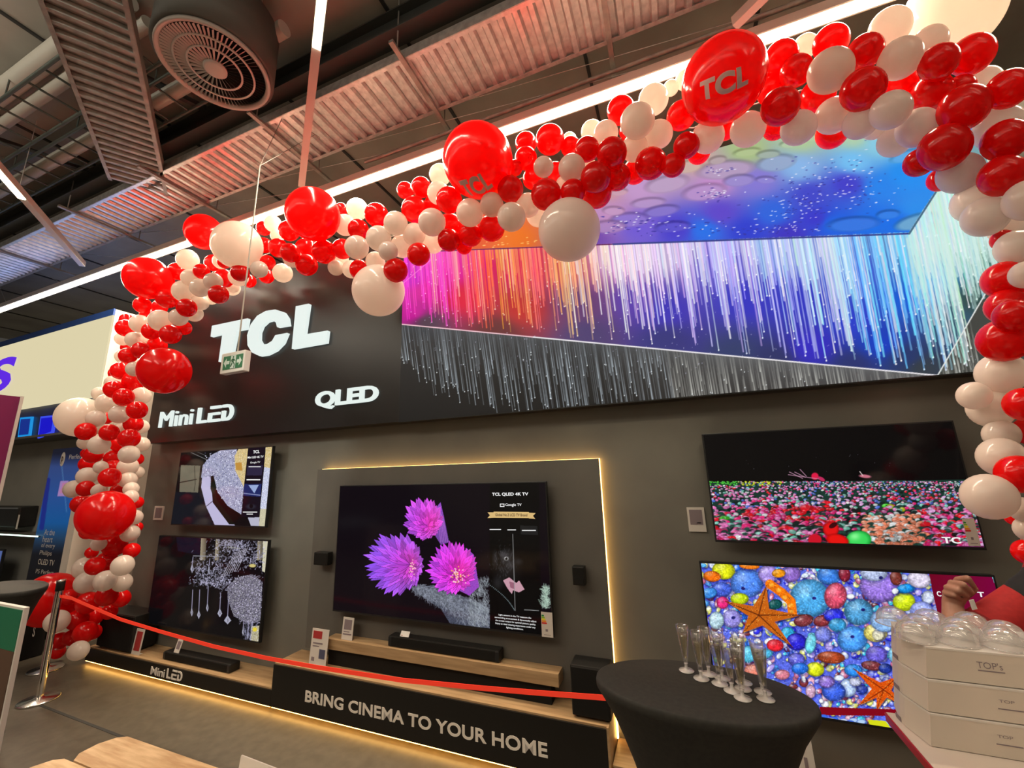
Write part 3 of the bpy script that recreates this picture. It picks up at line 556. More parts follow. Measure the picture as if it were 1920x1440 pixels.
# ------------------------------------------------------------------ television sets
def tv(label, px, Yf, Yb, nx, nz, painter, parts=True, bz=.009, chin=.014):
    """px: photo points TL, TR, BR, BL of the glass; the set stands from Yf back to Yb"""
    P = [onY(*p, Yf) for p in px]; x0 = (P[0][0]+P[3][0])/2; x1 = (P[1][0]+P[2][0])/2; z1 = (P[0][2]+P[1][2])/2; z0 = (P[2][2]+P[3][2])/2
    t = thing('television', label, 'television', ((x0+x1)/2, Yf+.03, z0))
    MB().box(x0, x1, Yf+.001, Yf+.03, z0, z1, .003).build('bezel', M['bezel'], t)
    MB().box(x0+.06, x1-.06, Yf+.03, Yf+.055, z0+.03, z1-.10, .01).build('rear_shell', M['black'], t)
    MB().box((x0+x1)/2-.25, (x0+x1)/2+.25, Yf+.055, Yb, z0+.25, z1-.3).build('wall_bracket', M['matt_black'], t)
    c = Canvas(x0+bz, x1-bz, z0+chin, z1-bz, Yf, nx, nz); painter(c); c.build('screen', M['screen'], t)
    return t, x0, x1, z0, z1
def energy_label(t, pts, Y):
    a, b = onY(*pts[0], Y), onY(*pts[1], Y); x0, x1, z1, z0 = a[0], b[0], a[2], b[2]; w, h = x1-x0, z1-z0
    o = MB().box(x0, x1, Y-.0015, Y-.0005, z0, z1).build('energy_label', M['card'], t)
    for i, c in enumerate([(30, 140, 60), (140, 190, 40), (235, 215, 30), (235, 140, 30), (205, 40, 35)]):
        m = bsdf('label_band', L(*c), .5) if f'lb{i}' not in M else M[f'lb{i}']; M[f'lb{i}'] = m
        z = z1-h*(.12+.075*i); MB().prism([(x0+.04*w, Y-.0022, z), (x0+w*(.22+.06*i), Y-.0022, z), (x0+w*(.28+.06*i), Y-.0022, z-.03*h), (x0+w*(.22+.06*i), Y-.0022, z-.06*h), (x0+.04*w, Y-.0022, z-.06*h)], (0, .0006, 0)).build('energy_class_band', m, o)
    MB().box(x0+.35*w, x0+.55*w, Y-.0022, Y-.0016, z0+.22*h, z0+.32*h).box(x0+.2*w, x0+.8*w, Y-.0022, Y-.0016, z0+.08*h, z0+.1*h).build('printed_mark', M['ink'], o)
t, *_ = tv('large television showing pink cactus flowers with a product side bar', [(637, 910), (1024, 903), (1038, 1196), (623, 1147)], 2.80, 2.88, 640, 350, paint_cactus)
def scr_text(t, s, Y, bl, br, tl, bold=0, mat='text', sp=1): wall_text('screen_text', s, bl, br, tl, Y-.0012, M[mat], t, bold, sp)
scr_text(t, 'TCL QLED 4K TV', 2.8, ww(1088, 270), ww(1292, 272), ww(1088, 250), .03)
scr_text(t, 'Google TV', 2.8, ww(1163, 331), ww(1254, 332), ww(1163, 311), .012)
rb = [onY(*ww(*p), 2.7986) for p in [(1132, 313), (1157, 313), (1157, 331), (1132, 331)]]; ri = [onY(*ww(*p), 2.7982) for p in [(1136, 317), (1153, 317), (1153, 327), (1136, 327)]]
MB().prism(rb, (0, .0004, 0)).build('screen_text', M['text'], t); MB().prism(ri, (0, .0004, 0)).build('screen_text', M['bezel'], t)
b_ = MB(); b_.prism([onY(*ww(*p), 2.7986) for p in [(1062, 362), (1098, 362), (1098, 392), (1062, 394), (1076, 378)]], (0, .0004, 0)); b_.prism([onY(*ww(*p), 2.7986) for p in [(1295, 364), (1333, 366), (1318, 382), (1331, 399), (1295, 396)]], (0, .0004, 0)); b_.prism([onY(*ww(*p), 2.7982) for p in [(1097, 358), (1295, 360), (1295, 394), (1097, 392)]], (0, .0004, 0))
b_.build('ribbon_graphic', M['gold'], t); wall_text('screen_text', 'Global No.2 LCD TV Brand', ww(1106, 383), ww(1286, 385), ww(1106, 368), 2.7975, M['brown'], t, .02)
def blur_line(t, Y, f, a, b, y, h):    # print too small to read in the photo: a plain line of print
    MB().prism([onY(*f(*p), Y-.0012) for p in [(a, y-h), (b, y-h), (b, y), (a, y)]], (0, .0004, 0)).build('print_line', M['text'], t)
for a, b, y in [(1074, 1138, 461), (1174, 1222, 463), (1256, 1334, 466)]: blur_line(t, 2.8, ww, a, b, y, 5)
for i, (s, a, b) in enumerate([('Light sensors in the TV measure the', 1125, 1308), ('surrounding environment & dynamically adjust', 1103, 1337), ('the screen output for optimal picture quality.', 1107, 1334), ('Enjoy an ideal viewing experience under any', 1107, 1332), ('lighting conditions.', 1168, 1264)]): scr_text(t, s, 2.8, ww(a, 952+i*17), ww(b, 956+i*17), ww(a, 940+i*17), .01)
energy_label(t, (ww(1363, 920), ww(1433, 1068)), 2.8)
t, *_ = tv('upper right television showing a field of bright flowers under a black sky', [(1315, 813), (1795, 788), (1842, 1025), (1343, 1022)], 2.84, YW-.001, 620, 330, paint_flowers)
wall_text('screen_text', 'TC', (1768, 1019), (1803, 1019), (1769, 1007), 2.8388, M['text'], t, .03, 1)
energy_label(t, ((1803, 972), (1839, 1024)), 2.84)
t, *_ = tv('lower right television showing shells and orange starfish, half hidden by the white boxes', [(1317, 1057), (1897, 1075), (1915, 1400), (1337, 1325)], 2.84, YW-.001, 680, 380, paint_shells)
scr_text(t, 'C', 2.84, zz(1433, 235), zz(1457, 235), zz(1433, 206), .03); scr_text(t, 'T', 2.84, zz(1662, 238), zz(1700, 238), zz(1662, 210), .03)
t, *_ = tv('upper left television showing a jewelled disc and a dark side bar', [(338, 849), (511, 835), (498, 988), (320, 986)], 2.83, YW-.001, 420, 230, paint_disc)
scr_text(t, 'TCL', 2.83, vv(803, 103), vv(845, 103), vv(803, 83), .04); scr_text(t, 'Mini LED 4K TV', 2.83, vv(768, 135), vv(870, 133), vv(768, 121), .02); scr_text(t, 'Google TV', 2.83, vv(785, 170), vv(848, 168), vv(785, 156), .01); blur_line(t, 2.83, vv, 762, 850, 276, 7); blur_line(t, 2.83, vv, 738, 830, 483, 5); blur_line(t, 2.83, vv, 762, 803, 496, 5)
blur_line(t, 2.83, vv, 775, 853, 191, 4)
t, *_ = tv('lower left television showing a crystal chandelier on black', [(300, 1004), (504, 1013), (485, 1206), (272, 1170)], 2.83, YW-.001, 440, 250, paint_chandelier)
# ------------------------------------------------------------------ centre panel with amber back light
pn = thing('backlit_panel', 'grey feature panel behind the largest television, edged in amber light', 'panel', (-1.75, 2.9, 1.2))
px0, px1 = -1.068*2.88, -.172*2.88; pz1 = H+.0245*2.88
MB().box(px0, px1, 2.88, 2.905, .395, pz1, .002).build('board', M['panel'], pn)
b_ = MB().box(px0+.03, px1+.003, 2.906, 2.925, pz1-.02, pz1+.002).box(px1-.02, px1+.003, 2.906, 2.925, .40, pz1+.002).box(-.511, -.501, 2.906, 2.925, .175, .40)
b_.build('light_strip', M['glow'], pn, ); pn.children[-1]['label'] = 'amber LED strip'
MB().box(px0+.1, px1-.1, 2.905, YW-.002, .45, pz1-.12).build('batten', M['matt_black'], pn)
# ------------------------------------------------------------------ plinths
YB = 2.68
lz1 = H-.612*YB; lz0 = .036
def plinth(label, x0, x1, z1, text=None, loc=None):
    t = thing('display_plinth', label, 'plinth', ((x0+x1)/2, 2.8, 0), 'display plinths under the sets')
    MB().box(x0, x1, YB+.012, YW-.002, z1-.028, z1, .002).build('oak_top', M['oak'], t)
    MB().box(x0, x1, YB, YB+.012, lz0, z1-.012).build('black_front', M['plinth'], t)
    MB().box(x0, x1, YB+.06, YW-.002, 0, z1-.028).build('carcass', M['matt_black'], t)
    return t
def strip(t, x0, x1):
    MB().box(x0+.01, x1-.01, YB+.004, YB+.018, .029, .035).build('light_strip', M['glow_floor'], t)
    MB().box(x0, x1, YB+.045, YB+.059, .0, .06).build('light_channel', M['oak'], t)
cx0, cx1 = -1.188*YB, -.197*YB; cz1 = H-.543*YB
t = plinth('low oak-topped plinth with Mini LED lettering under the left sets', -2.18*YB, cx0-.002, lz1); strip(t, -2.18*YB, cx0)
raised('lettering', 'Mini', (281.5, 1264), (307, 1271), (283, 1249), YB, .004, M['vinyl'], t, .004, .95); led_word([(311, 1272), (340, 1278), (313, 1254)], YB, .004, M['vinyl'], t)
t = plinth('higher oak-topped plinth lettered BRING CINEMA TO YOUR HOME', cx0, cx1, cz1); strip(t, cx0, cx1)
raised('lettering', 'BRING CINEMA TO YOUR HOME', (571.5, 1315.5), (1027, 1423), (573.5, 1294), YB, .004, M['vinyl'], t, .022, 1.02)
MB().box(cx1, cx1+.012, YB+.0, YW-.002, lz0, cz1).build('side_panel', M['oak'], t)
t = plinth('low oak-topped plinth under the right sets behind the round table', cx1+.02, 3.6, lz1); strip(t, cx1+.02, 3.6)
sh = thing('soundbar_shelf', 'raised oak shelf under the largest television carrying a soundbar', 'shelf', (-1.8, 2.8, cz1))
sy = 2.77; sx0, sx1 = -.992*sy, -.2985*sy; sz1 = H-.455*sy; sz0 = H-.482*sy
MB().box(sx0, sx1, sy, 2.878, sz0, sz1, .002).build('oak_board', M['oak'], sh)
MB().box(sx0+.01, sx1-.06, 2.80, 2.878, cz1+.001, sz0).build('base', M['matt_black'], sh)
# ------------------------------------------------------------------ audio
def soundbar(label, pl, pr, Yf, d, zb, h):
    a, b = onY(*pl, Yf), onY(*pr, Yf); t = thing('soundbar', label, 'soundbar', ((a[0]+b[0])/2, Yf+d/2, zb))
    MB().box(a[0], b[0], Yf+.004, Yf+d, zb+.001, zb+h, .012).build('body', M['black'], t); MB().box(a[0]+.03, b[0]-.03, Yf, Yf+.01, zb+.008, zb+h-.006, .003).build('grille', M['matt_black'], t)
    MB().box(b[0]-.035, b[0]-.002, Yf+.0005, Yf+.02, zb+.006, zb+h-.008, .003).box(a[0]+.002, a[0]+.035, Yf+.0005, Yf+.02, zb+.006, zb+h-.008, .003).build('end_cap', M['bezel'], t)
    return a, b
soundbar('black soundbar on the raised oak shelf under the largest television', (727, 1207), (936, 1245), 2.79, .085, sz1, .075)
soundbar('black soundbar lying on the low plinth below the chandelier set', (306, 1222), (431, 1244), 2.74, .10, lz1, .07)
def subwoofer(label, x0, x1, y0, y1, z0, z1):
    t = thing('subwoofer', label, 'speaker', ((x0+x1)/2, (y0+y1)/2, z0))
    MB().box(x0, x1, y0, y1, z0+.012, z1, .008).build('cabinet', M['black'], t)
    MB().box(x0+.008, x1-.008, y0-.008, y0+.002, z0+.02, z1-.008, .003).build('front_grille', M['matt_black'], t)
    for sx in (x0+.03, x1-.03):
        for sy_ in (y0+.03, y1-.03): MB().lathe([(0, 0), (.014, 0), (.014, .0135), (0, .0135)], (sx, sy_, z0), 12).build('foot', M['bezel'], t)
a = onY(1068, 1245, 2.72); subwoofer('black subwoofer on the right end of the lettered plinth', a[0], onY(1140, 1262, 2.72)[0], 2.72, 2.87, cz1, onY(1085, 1248, 2.72)[2])
subwoofer('black subwoofer beside the balloons on the left end of the low plinth', onY(182, 1190, 2.7)[0], onY(245, 1200, 2.7)[0], 2.71, 2.93, lz1, onY(200, 1148, 2.7)[2])
for i, (pts, Yf, lab) in enumerate([(((589, 1035), (613, 1061)), 2.80, 'small black satellite speaker on the panel left of the largest television'), (((1072, 1062), (1097, 1099)), 2.80, 'small black satellite speaker on the panel right of the largest television')]):
    a, b = onY(*pts[0], Yf), onY(*pts[1], Yf); t = thing('satellite_speaker', lab, 'speaker', ((a[0]+b[0])/2, Yf+.04, b[2]), 'satellite speakers beside the largest television')
    MB().box(a[0], b[0], Yf, Yf+.06, b[2], a[2], .006).build('body', M['black'], t); MB().box(a[0]+.006, b[0]-.006, Yf-.004, Yf+.002, b[2]+.006, a[2]-.006, .002).build('grille', M['matt_black'], t); MB().box((a[0]+b[0])/2-.015, (a[0]+b[0])/2+.015, Yf+.06, 2.88, (a[2]+b[2])/2-.02, (a[2]+b[2])/2+.02).build('bracket', M['bezel'], t)
# ------------------------------------------------------------------ price cards
def card(name, label, P, thick=.004, mat='card', marks=(), stand=None, lean=0, cat='price card', group='price and information cards'):
    """P: four world points TL TR BR BL; marks: (u0,u1,v0,v1,material) in card fractions, v from top"""
    P = [Vector(p) for p in P]; c = (P[2]+P[3])/2; t = thing(name, label, cat, c, group)
    n = (P[1]-P[0]).cross(P[3]-P[0]).normalized(); n = n if n.y > 0 else -n
    MB().prism(P, n*thick).build('card', M[mat], t)
    for u0, u1, v0, v1, m in marks:
        q = [P[0].lerp(P[1], u).lerp(P[3].lerp(P[2], u), v)-n*.0012 for u, v in ((u0, v0), (u1, v0), (u1, v1), (u0, v1))]
        MB().prism(q, n*.0008).build('print', M[m], t)
    if stand:
        k = (P[2]-P[3]).normalized()*.0; a = P[3].lerp(P[2], .5)+n*thick*1.2; w = (P[2]-P[3])*.35
        MB().prism([a-w, a+w, a+w+n*stand, a-w+n*stand], (0, 0, .003)).build('foot', M[mat], t)
    return t
def pcard(name, label, px, Y, zb, Ytop=None, **k):
    """card whose bottom stands at height zb; px: TL TR BR BL photo points"""
    bl = onZ(*px[3], zb+.0005); br = onZ(*px[2], zb+.0005); y = (bl[1]+br[1])/2 if Y is None else Y
    bl, br = onY(*px[3], y), onY(*px[2], y); z = (bl[2]+br[2])/2 if zb is None else zb+.001; bl[2] = br[2] = z
    tl, tr = onY(*px[0], y+.0), onY(*px[1], y+.0); zt = (tl[2]+tr[2])/2; tl[2] = tr[2] = zt; s = Ytop or 0
    tl[1] += s; tr[1] += s; w = br[0]-bl[0]; m = ((bl[0]+br[0]+tl[0]+tr[0])/4); 
    return card(name, label, [(m-w/2, tl[1], zt), (m+w/2, tr[1], zt), (m+w/2, y, z), (m-w/2, y, z)], **k)
ink = [(.12, .7, .36, .40, 'ink'), (.12, .5, .44, .47, 'ink'), (.12, .3, .74, .84, 'ink')]
pcard('price_card', 'tall white price card with red header standing on the lettered plinth', [(589, 1180), (619, 1184), (604, 1243), (573, 1239)], 2.72, cz1, .02, marks=[(.08, .62, .06, .26, 'card_red'), (.55, .9, .52, .76, 'card_dark'), (.05, .95, .94, .98, 'card_red')]+ink[:2]+ink[2:], stand=.05)
pcard('price_card', 'grey-printed white card on the left end of the oak shelf', [(643, 1158), (664, 1160), (658, 1198), (638, 1196)], 2.79, sz1, .015, marks=[(.15, .85, .10, .55, 'ink'), (.15, .7, .62, .66, 'ink'), (.1, .9, .72, .78, 'ink')], stand=.04)
pcard('price_card', 'small bright white card standing on the soundbar of the oak shelf', [(752, 1184), (769, 1187), (763, 1205), (747, 1202)], 2.80, sz1+.076, .02, mat='card_bright', marks=[(.1, .3, .75, .85, 'card_red')], stand=.04)
pcard('price_card', 'dark red card in a white frame on the low plinth beside the subwoofer', [(254, 1180), (269, 1182), (261, 1215), (246, 1213)], 2.72, lz1, .02, marks=[(.16, .86, .10, .85, 'card_red')], stand=.04)
pcard('price_card', 'small white code card lying on the soundbar of the low plinth', [(331, 1199), (343, 1201), (332, 1214), (323, 1212)], 2.75, lz1+.071, .03, marks=[(.2, .85, .2, .75, 'ink')], stand=.03)
pcard('price_card', 'plain white card leaning below the shell set, seen past the round table', [(1498, 1371), (1516, 1374), (1521, 1400), (1488, 1395)], 2.74, lz1, .03, marks=[(.4, .6, .4, .55, 'ink')], stand=.04)
a, b = onY(1287, 951, YW-.004), onY(1325, 997, YW-.004)
card('wall_card', 'white framed information card on the wall left of the flower set', [(a[0], YW-.012, a[2]), (b[0], YW-.012, a[2]), (b[0], YW-.012, b[2]), (a[0], YW-.012, b[2])], .010, marks=[(.12, .86, .10, .72, 'ink'), (.5, .75, .62, .66, 'card_dark')])
a, b = onY(292, 949, YW-.004), onY(305, 975, YW-.004)
card('wall_card', 'small pale card on the dark wall beside the left balloon column', [(a[0], YW-.012, a[2]), (b[0], YW-.012, a[2]), (b[0], YW-.012, b[2]), (a[0], YW-.012, b[2])], .010, marks=[(.15, .85, .12, .85, 'ink')])
# ------------------------------------------------------------------ ceiling services
def line_light(label, p0, p1, w, h, lit, group, seg=None):
    p0, p1 = Vector(p0), Vector(p1); t = thing('linear_light', label, 'light', (p0+p1)/2, group)
    MB().obox(p0, p1, w, h).build('housing', M['alu'], t)
    q0 = p0.lerp(p1, lit[0]); q1 = p0.lerp(p1, lit[1]); dn = Vector((0, 0, -h/2-.006)); MB().obox(q0+dn, q1+dn, w*.86, .012).build('diffuser', M['led2'], t)
    return t
t = thing('linear_light', 'continuous bright line of light running above the whole balloon garland', 'light', (-4, 2.81, 4.75))
for i in range(9): MB().box(-12.6+i*1.8, -10.802+i*1.8, 2.765, 2.855, 4.755, 4.80).build('housing', M['alu'], t)
MB().box(-12.6, 3.5, 2.764, 2.856, 4.738, 4.757).build('diffuser', M['led'], t)
MB().box(-12.6, 3.5, 2.750, 2.7635, 4.741, 4.81).box(-12.6, 3.5, 2.8565, 2.870, 4.741, 4.81).build('added_spill_lip', M['alu'], t)  # lips added to keep the diffuser's light off the tray above
b_ = MB()
for i in range(9): b_.tube([(-12+i*1.8, 2.81, 4.80), (-12+i*.9, 2.81, 5.6)], .003, 5)
b_.build('suspension_wire', M['galv'], t)['kind'] = 'stuff'
dv = Vector((-.788, .616, 0)); dv.normalize()
ends = [((-7.26, 2.56, 4.75), 'pendant line light hanging at the left edge, pointing at the balloons'), ((-3.27, 2.60, 4.75), 'pendant line light hanging left of the biggest garland balloons, lit end up'), ((.69, 2.62, 4.75), 'pendant line light of which only the pale end shows at the top edge')]
for p, lab in ends:
    p = Vector(p); t = line_light(lab, p-dv*4.2, p, .06, .07, (.05, .62), 'pendant line lights')
    for k in (.25, .60): MB().tube([p-dv*4.2*(1-k)+Vector((0, 0, .035)), p-dv*4.2*(1-k)+Vector((0, 0, .85))], .003, 5).build('suspension_wire', M['galv'], t)
for i, (x, y) in enumerate([(-2.6, -1.6), (.6, -1.4), (3.4, -.4), (-5.6, -1.2), (2.0, -3.0), (-1.0, -3.0)]):  # unseen fixtures added behind the camera as general fill light
    line_light('added fill light over the aisle behind the viewer, shaped like a pendant', (x-1.5, y+1.0, 4.75), (x+1.5, y-1.0, 4.75), .06, .07, (.05, .95), 'added fill lights behind the viewer')
def tray(label, o, d, s, ln_, w, n, rib, mat, hgt=.09):
    o = Vector(o); d = Vector(d).normalized(); s = Vector(s).normalized(); t = thing('cable_tray', label, 'cable tray', o+d*ln_/2, 'perforated cable trays')
    for k in (0, 1): q = o+s*w*k; MB().obox(q+Vector((0, 0, hgt/2)), q+d*ln_+Vector((0, 0, hgt/2)), .014, hgt).obox(q+s*(.012 if k == 0 else -.012)+Vector((0, 0, 0)), q+d*ln_+s*(.012 if k == 0 else -.012), .03, .006).build('side_rail', mat, t)
    MB().obox(o+s*w/2+Vector((0, 0, .034)), o+d*ln_+s*w/2+Vector((0, 0, .034)), w-.02, .004).build('tray_base', mat, t)
    b = MB(); st = ln_/n
    for i in range(n):
        c = o+d*st*(i+.5); hw = st*.28; e = s*.022
        P = [c-d*hw, c-d*hw*.55, c+d*hw*.55, c+d*hw]; z = [.026, 0, 0, .026]
        for a_, b__ in ((0, 1), (1, 2), (2, 3)):
            A, B = P[a_]+Vector((0, 0, z[a_])), P[b__]+Vector((0, 0, z[b__])); b.add([A+e, B+e, B+s*w-e, A+s*w-e], [(0, 1, 2, 3)])
        b.add([P[0]+e+Vector((0, 0, .026)), P[1]+e, P[2]+e, P[3]+e+Vector((0, 0, .026))], [(0, 1, 2, 3)]); q = s*w-e*1; b.add([P[0]+q+Vector((0, 0, .026)), P[1]+q, P[2]+q, P[3]+q+Vector((0, 0, .026))], [(0, 1, 2, 3)])
    b.build('pressed_rib', rib, t)['kind'] = 'stuff'
    return t
t = tray('long silver cable tray with pressed ribs running above the display, tinted red', (-13.5, 2.17, 5.1), (1, 0, 0), (0, 1, 0), 17, .53, 142, M['galv'], M['galv'])
b_ = None
for i, x in enumerate([-8.6, -6.55, -4.95, -3.28, -1.70, -.12, 1.5]):
    o = MB().obox((x, 2.0, 5.075), (x-.02, 3.05, 5.075), .04, .025).tube([(x, 2.08, 5.075), (x, 2.08, 5.6)], .006, 6).tube([(x, 2.80, 5.075), (x, 2.80, 5.6)], .006, 6).build('cross_bracket', M['galv_dull'], t)
dt = Vector((-.831, .556, 0)); sd = Vector((dt.y, -dt.x, 0)).normalized()
q0 = Vector((-5.42, 2.16, 5.1)); t = tray('wide cable tray coming in at a slant at the upper left', q0-dt*4.4-sd*(-.32), dt, -sd, 4.4, .5, 44, M['galv_dull'], M['galv_dull'])
b_ = MB().obox((-13, 2.12, 5.38), (4.5, 2.12, 5.38), .012, .20).obox((-13, 2.12, 5.28), (4.5, 2.12, 5.28), .14, .012).obox((-13, 2.12, 5.48), (4.5, 2.12, 5.48), .14, .012)
o = b_.build('steel_beam', M['beam'], loc=(-4, 2.12, 5.28)); tag(o, 'dark steel beam running along above the silver cable tray', 'beam')
for (y, z, r, lab) in [(1.78, 5.40, .06, 'pale lagged pipe crossing behind the slanting tray'), (1.35, 5.45, .05, 'thin pipe at the top left corner of the ceiling'), (1.2, 5.5, .08, 'thick pale pipe high in the top left corner')]:
    o = MB().tube([(-13, y, z), (-2.6 if y > 1.5 else -3.6, y, z)], r, 14).build('ceiling_pipe', M['pipe'], loc=(-7, y, z)); tag(o, lab, 'pipe', 'ceiling pipes')
o = MB().tube([(-2.62, 2.78, 4.93), (-1.2, 2.8, 4.93), (3.2, 2.8, 4.93)], .018, 10).build('conduit', M['galv_dull'], loc=(0, 2.8, 4.93)); tag(o, 'thin pale conduit running just above the line of light', 'conduit')
for j, (ya, yb, z, lab) in enumerate([(1.15, 1.5, 5.25, 'green-grey wire ladder tray at the upper left, nearer one'), (1.62, 1.92, 5.32, 'green-grey wire ladder tray at the upper left, farther one')]):
    t = thing('ladder_tray', lab, 'cable tray', (-6, ya, z), 'wire ladder trays')
    for y in (ya, yb): MB().tube([(-11, y, z), (-3.55, y, z)], .016, 8).build('side_wire', M['green_steel'], t)
    b_ = MB(); 
    for i in range(26): b_.tube([(-11+i*.29, ya, z), (-11+i*.29, yb, z+.0)], .010, 6)
    b_.build('rung', M['green_steel'], t)['kind'] = 'stuff'
    b_ = MB(); 
    for i in range(6): b_.tube([(-10.5+i*1.3, ya, z), (-10.5+i*1.3, ya, 5.6)], .007, 5)
    b_.build('hanger', M['green_steel'], t)['kind'] = 'stuff'
for x, lab in ((-4.05, 'slim dark hanger post between tray and beam, nearer the diffuser'), (-6.2, 'slim dark hanger post between the pipes at the left')):
    o = MB().obox((x, 2.12, 5.5), (x-.25, 1.2, 5.42), .05, .05).build('cross_joist', M['beam'], loc=(x, 2.12, 5.5)); tag(o, lab, 'joist')
# swirl diffuser and its duct
dc = Vector((-2.98, 1.54, 4.9)); t = thing('swirl_diffuser', 'round white ceiling air diffuser with radial slots under its drum', 'air diffuser', dc)
MB().lathe([(.350, 0), (.363, -.006), (.368, .01), (.363, .03), (.332, .03), (.332, .012), (.350, 0)], dc, 64).build('rim', M['alu'], t)
b_ = MB()
for (r0, r1, n, wd) in ((.078, .168, 30, .0078), (.182, .250, 56, .0068), (.264, .332, 72, .0071)):
    for i in range(n):
        a = 2*math.pi*i/n; d = Vector((math.cos(a), math.sin(a), 0)); p = Vector((-d.y, d.x, 0)); A, B = dc+d*r0, dc+d*r1; w0 = wd*(r0/r1)**.3
        b_.add([A-p*w0+Vector((0, 0, .0)), B-p*wd, B+p*wd*.6+Vector((0, 0, .012)), A+p*w0*.6+Vector((0, 0, .012))], [(0, 1, 2, 3)])
b_.build('vane', M['alu'], t)['kind'] = 'stuff'
for r in (.175, .257): MB().lathe([(r-.007, .001), (r+.007, .001), (r+.007, .01), (r-.007, .01), (r-.007, .001)], dc, 64).build('ring', M['alu'], t)
MB().lathe([(0, -.012), (.06, -.012), (.078, -.004), (.078, .02), (0, .02)], dc, 40).build('hub', M['alu'], t)
MB().lathe([(0, .07), (.350, .07), (.350, .03), (.39, .03), (.39, .50), (0, .50)], dc, 48).build('drum', M['panel'], t)
MB().lathe([(.0, .05), (.335, .05)], dc, 40).build('dark_cavity', M['matt_black'], t)
o = MB().obox((-2.98, 1.54, 5.50), (-1.2, .3, 5.50), .5, .16).build('air_duct', M['grey_wall'], loc=(-2, 1, 5.5)); tag(o, 'grey rectangular air duct above the round diffuser', 'duct')
# exit sign
ex = thing('exit_sign', 'green hanging emergency exit sign with running figure in front of the TCL letters', 'sign', onY(436, 680, 2.0))
Ye = 2.0; a, b = onY(416, 666, Ye), onY(455, 700, Ye); ex0, ex1, ez1, ez0 = a[0], b[0], (onY(418, 664, Ye)[2]+onY(458, 655, Ye)[2])/2, (onY(414, 702, Ye)[2]+onY(455, 694, Ye)[2])/2
MB().box(ex0, ex1, Ye, Ye+.05, ez0, ez1, .006).build('housing', M['white_plastic'], ex)
w, h = ex1-ex0, ez1-ez0; MB().box(ex0+.12*w, ex1-.06*w, Ye-.003, Ye+.001, ez0+.17*h, ez1-.18*h).build('green_panel', bsdf('exit_green', L(40, 95, 60), .4, em=L(60, 120, 80), es=.15), ex)
def ep(u, v): return (ex0+(.12+.82*u)*w, Ye-.0045, ez0+(.17+.65*v)*h)
b_ = MB()
b_.prism([ep(.40, .02), (ep(.66, .02)), ep(.66, .98), ep(.40, .98)], (0, .001, 0))
b_.prism([ep(.04, .5), ep(.18, .85), ep(.18, .62), ep(.34, .62), ep(.34, .38), ep(.18, .38), ep(.18, .15)], (0, .001, 0)); b_.prism([ep(.97, .5), ep(.84, .85), ep(.84, .62), ep(.72, .62), ep(.72, .38), ep(.84, .38), ep(.84, .15)], (0, .001, 0))
pm = bsdf('exit_white', (.55, .62, .55, 1), .4); b_.build('pictogram', pm, ex)
fg = MB(); 
for P in [[(.50, .80), (.56, .80), (.56, .92), (.50, .92)], [(.47, .45), (.56, .48), (.57, .74), (.49, .76)], [(.47, .45), (.40, .18), (.44, .12), (.52, .40)], [(.52, .48), (.60, .28), (.58, .06), (.62, .06), (.64, .30), (.56, .50)], [(.57, .72), (.65, .58), (.64, .52), (.55, .64)], [(.49, .74), (.42, .66), (.43, .52), (.46, .54), (.46, .64), (.50, .68)]]: fg.prism([(p[0], Ye-.0055, p[2]) for p in [ep(*q) for q in P]], (0, .001, 0))
fg.build('running_figure', bsdf('exit_green_dark', L(30, 85, 50), .4), ex)
mx = (ex0+ex1)/2+.01; MB().tube([(mx, Ye+.025, ez1), (mx, Ye+.025, 4.45)], .0055, 8).build('drop_rod', M['pipe'], ex)
MB().tube([(mx, Ye+.025, 4.45), (mx-.02, 2.19, 5.10)], .003, 5).tube([(mx, Ye+.025, 4.45), (mx+.10, 2.45, 5.10)], .003, 5).tube([(mx+.1, 2.4, 5.1), (mx+.16, 2.45, 5.06), (mx+.12, 2.5, 5.1)], .003, 5).build('hanging_wire', M['galv_dull'], ex)
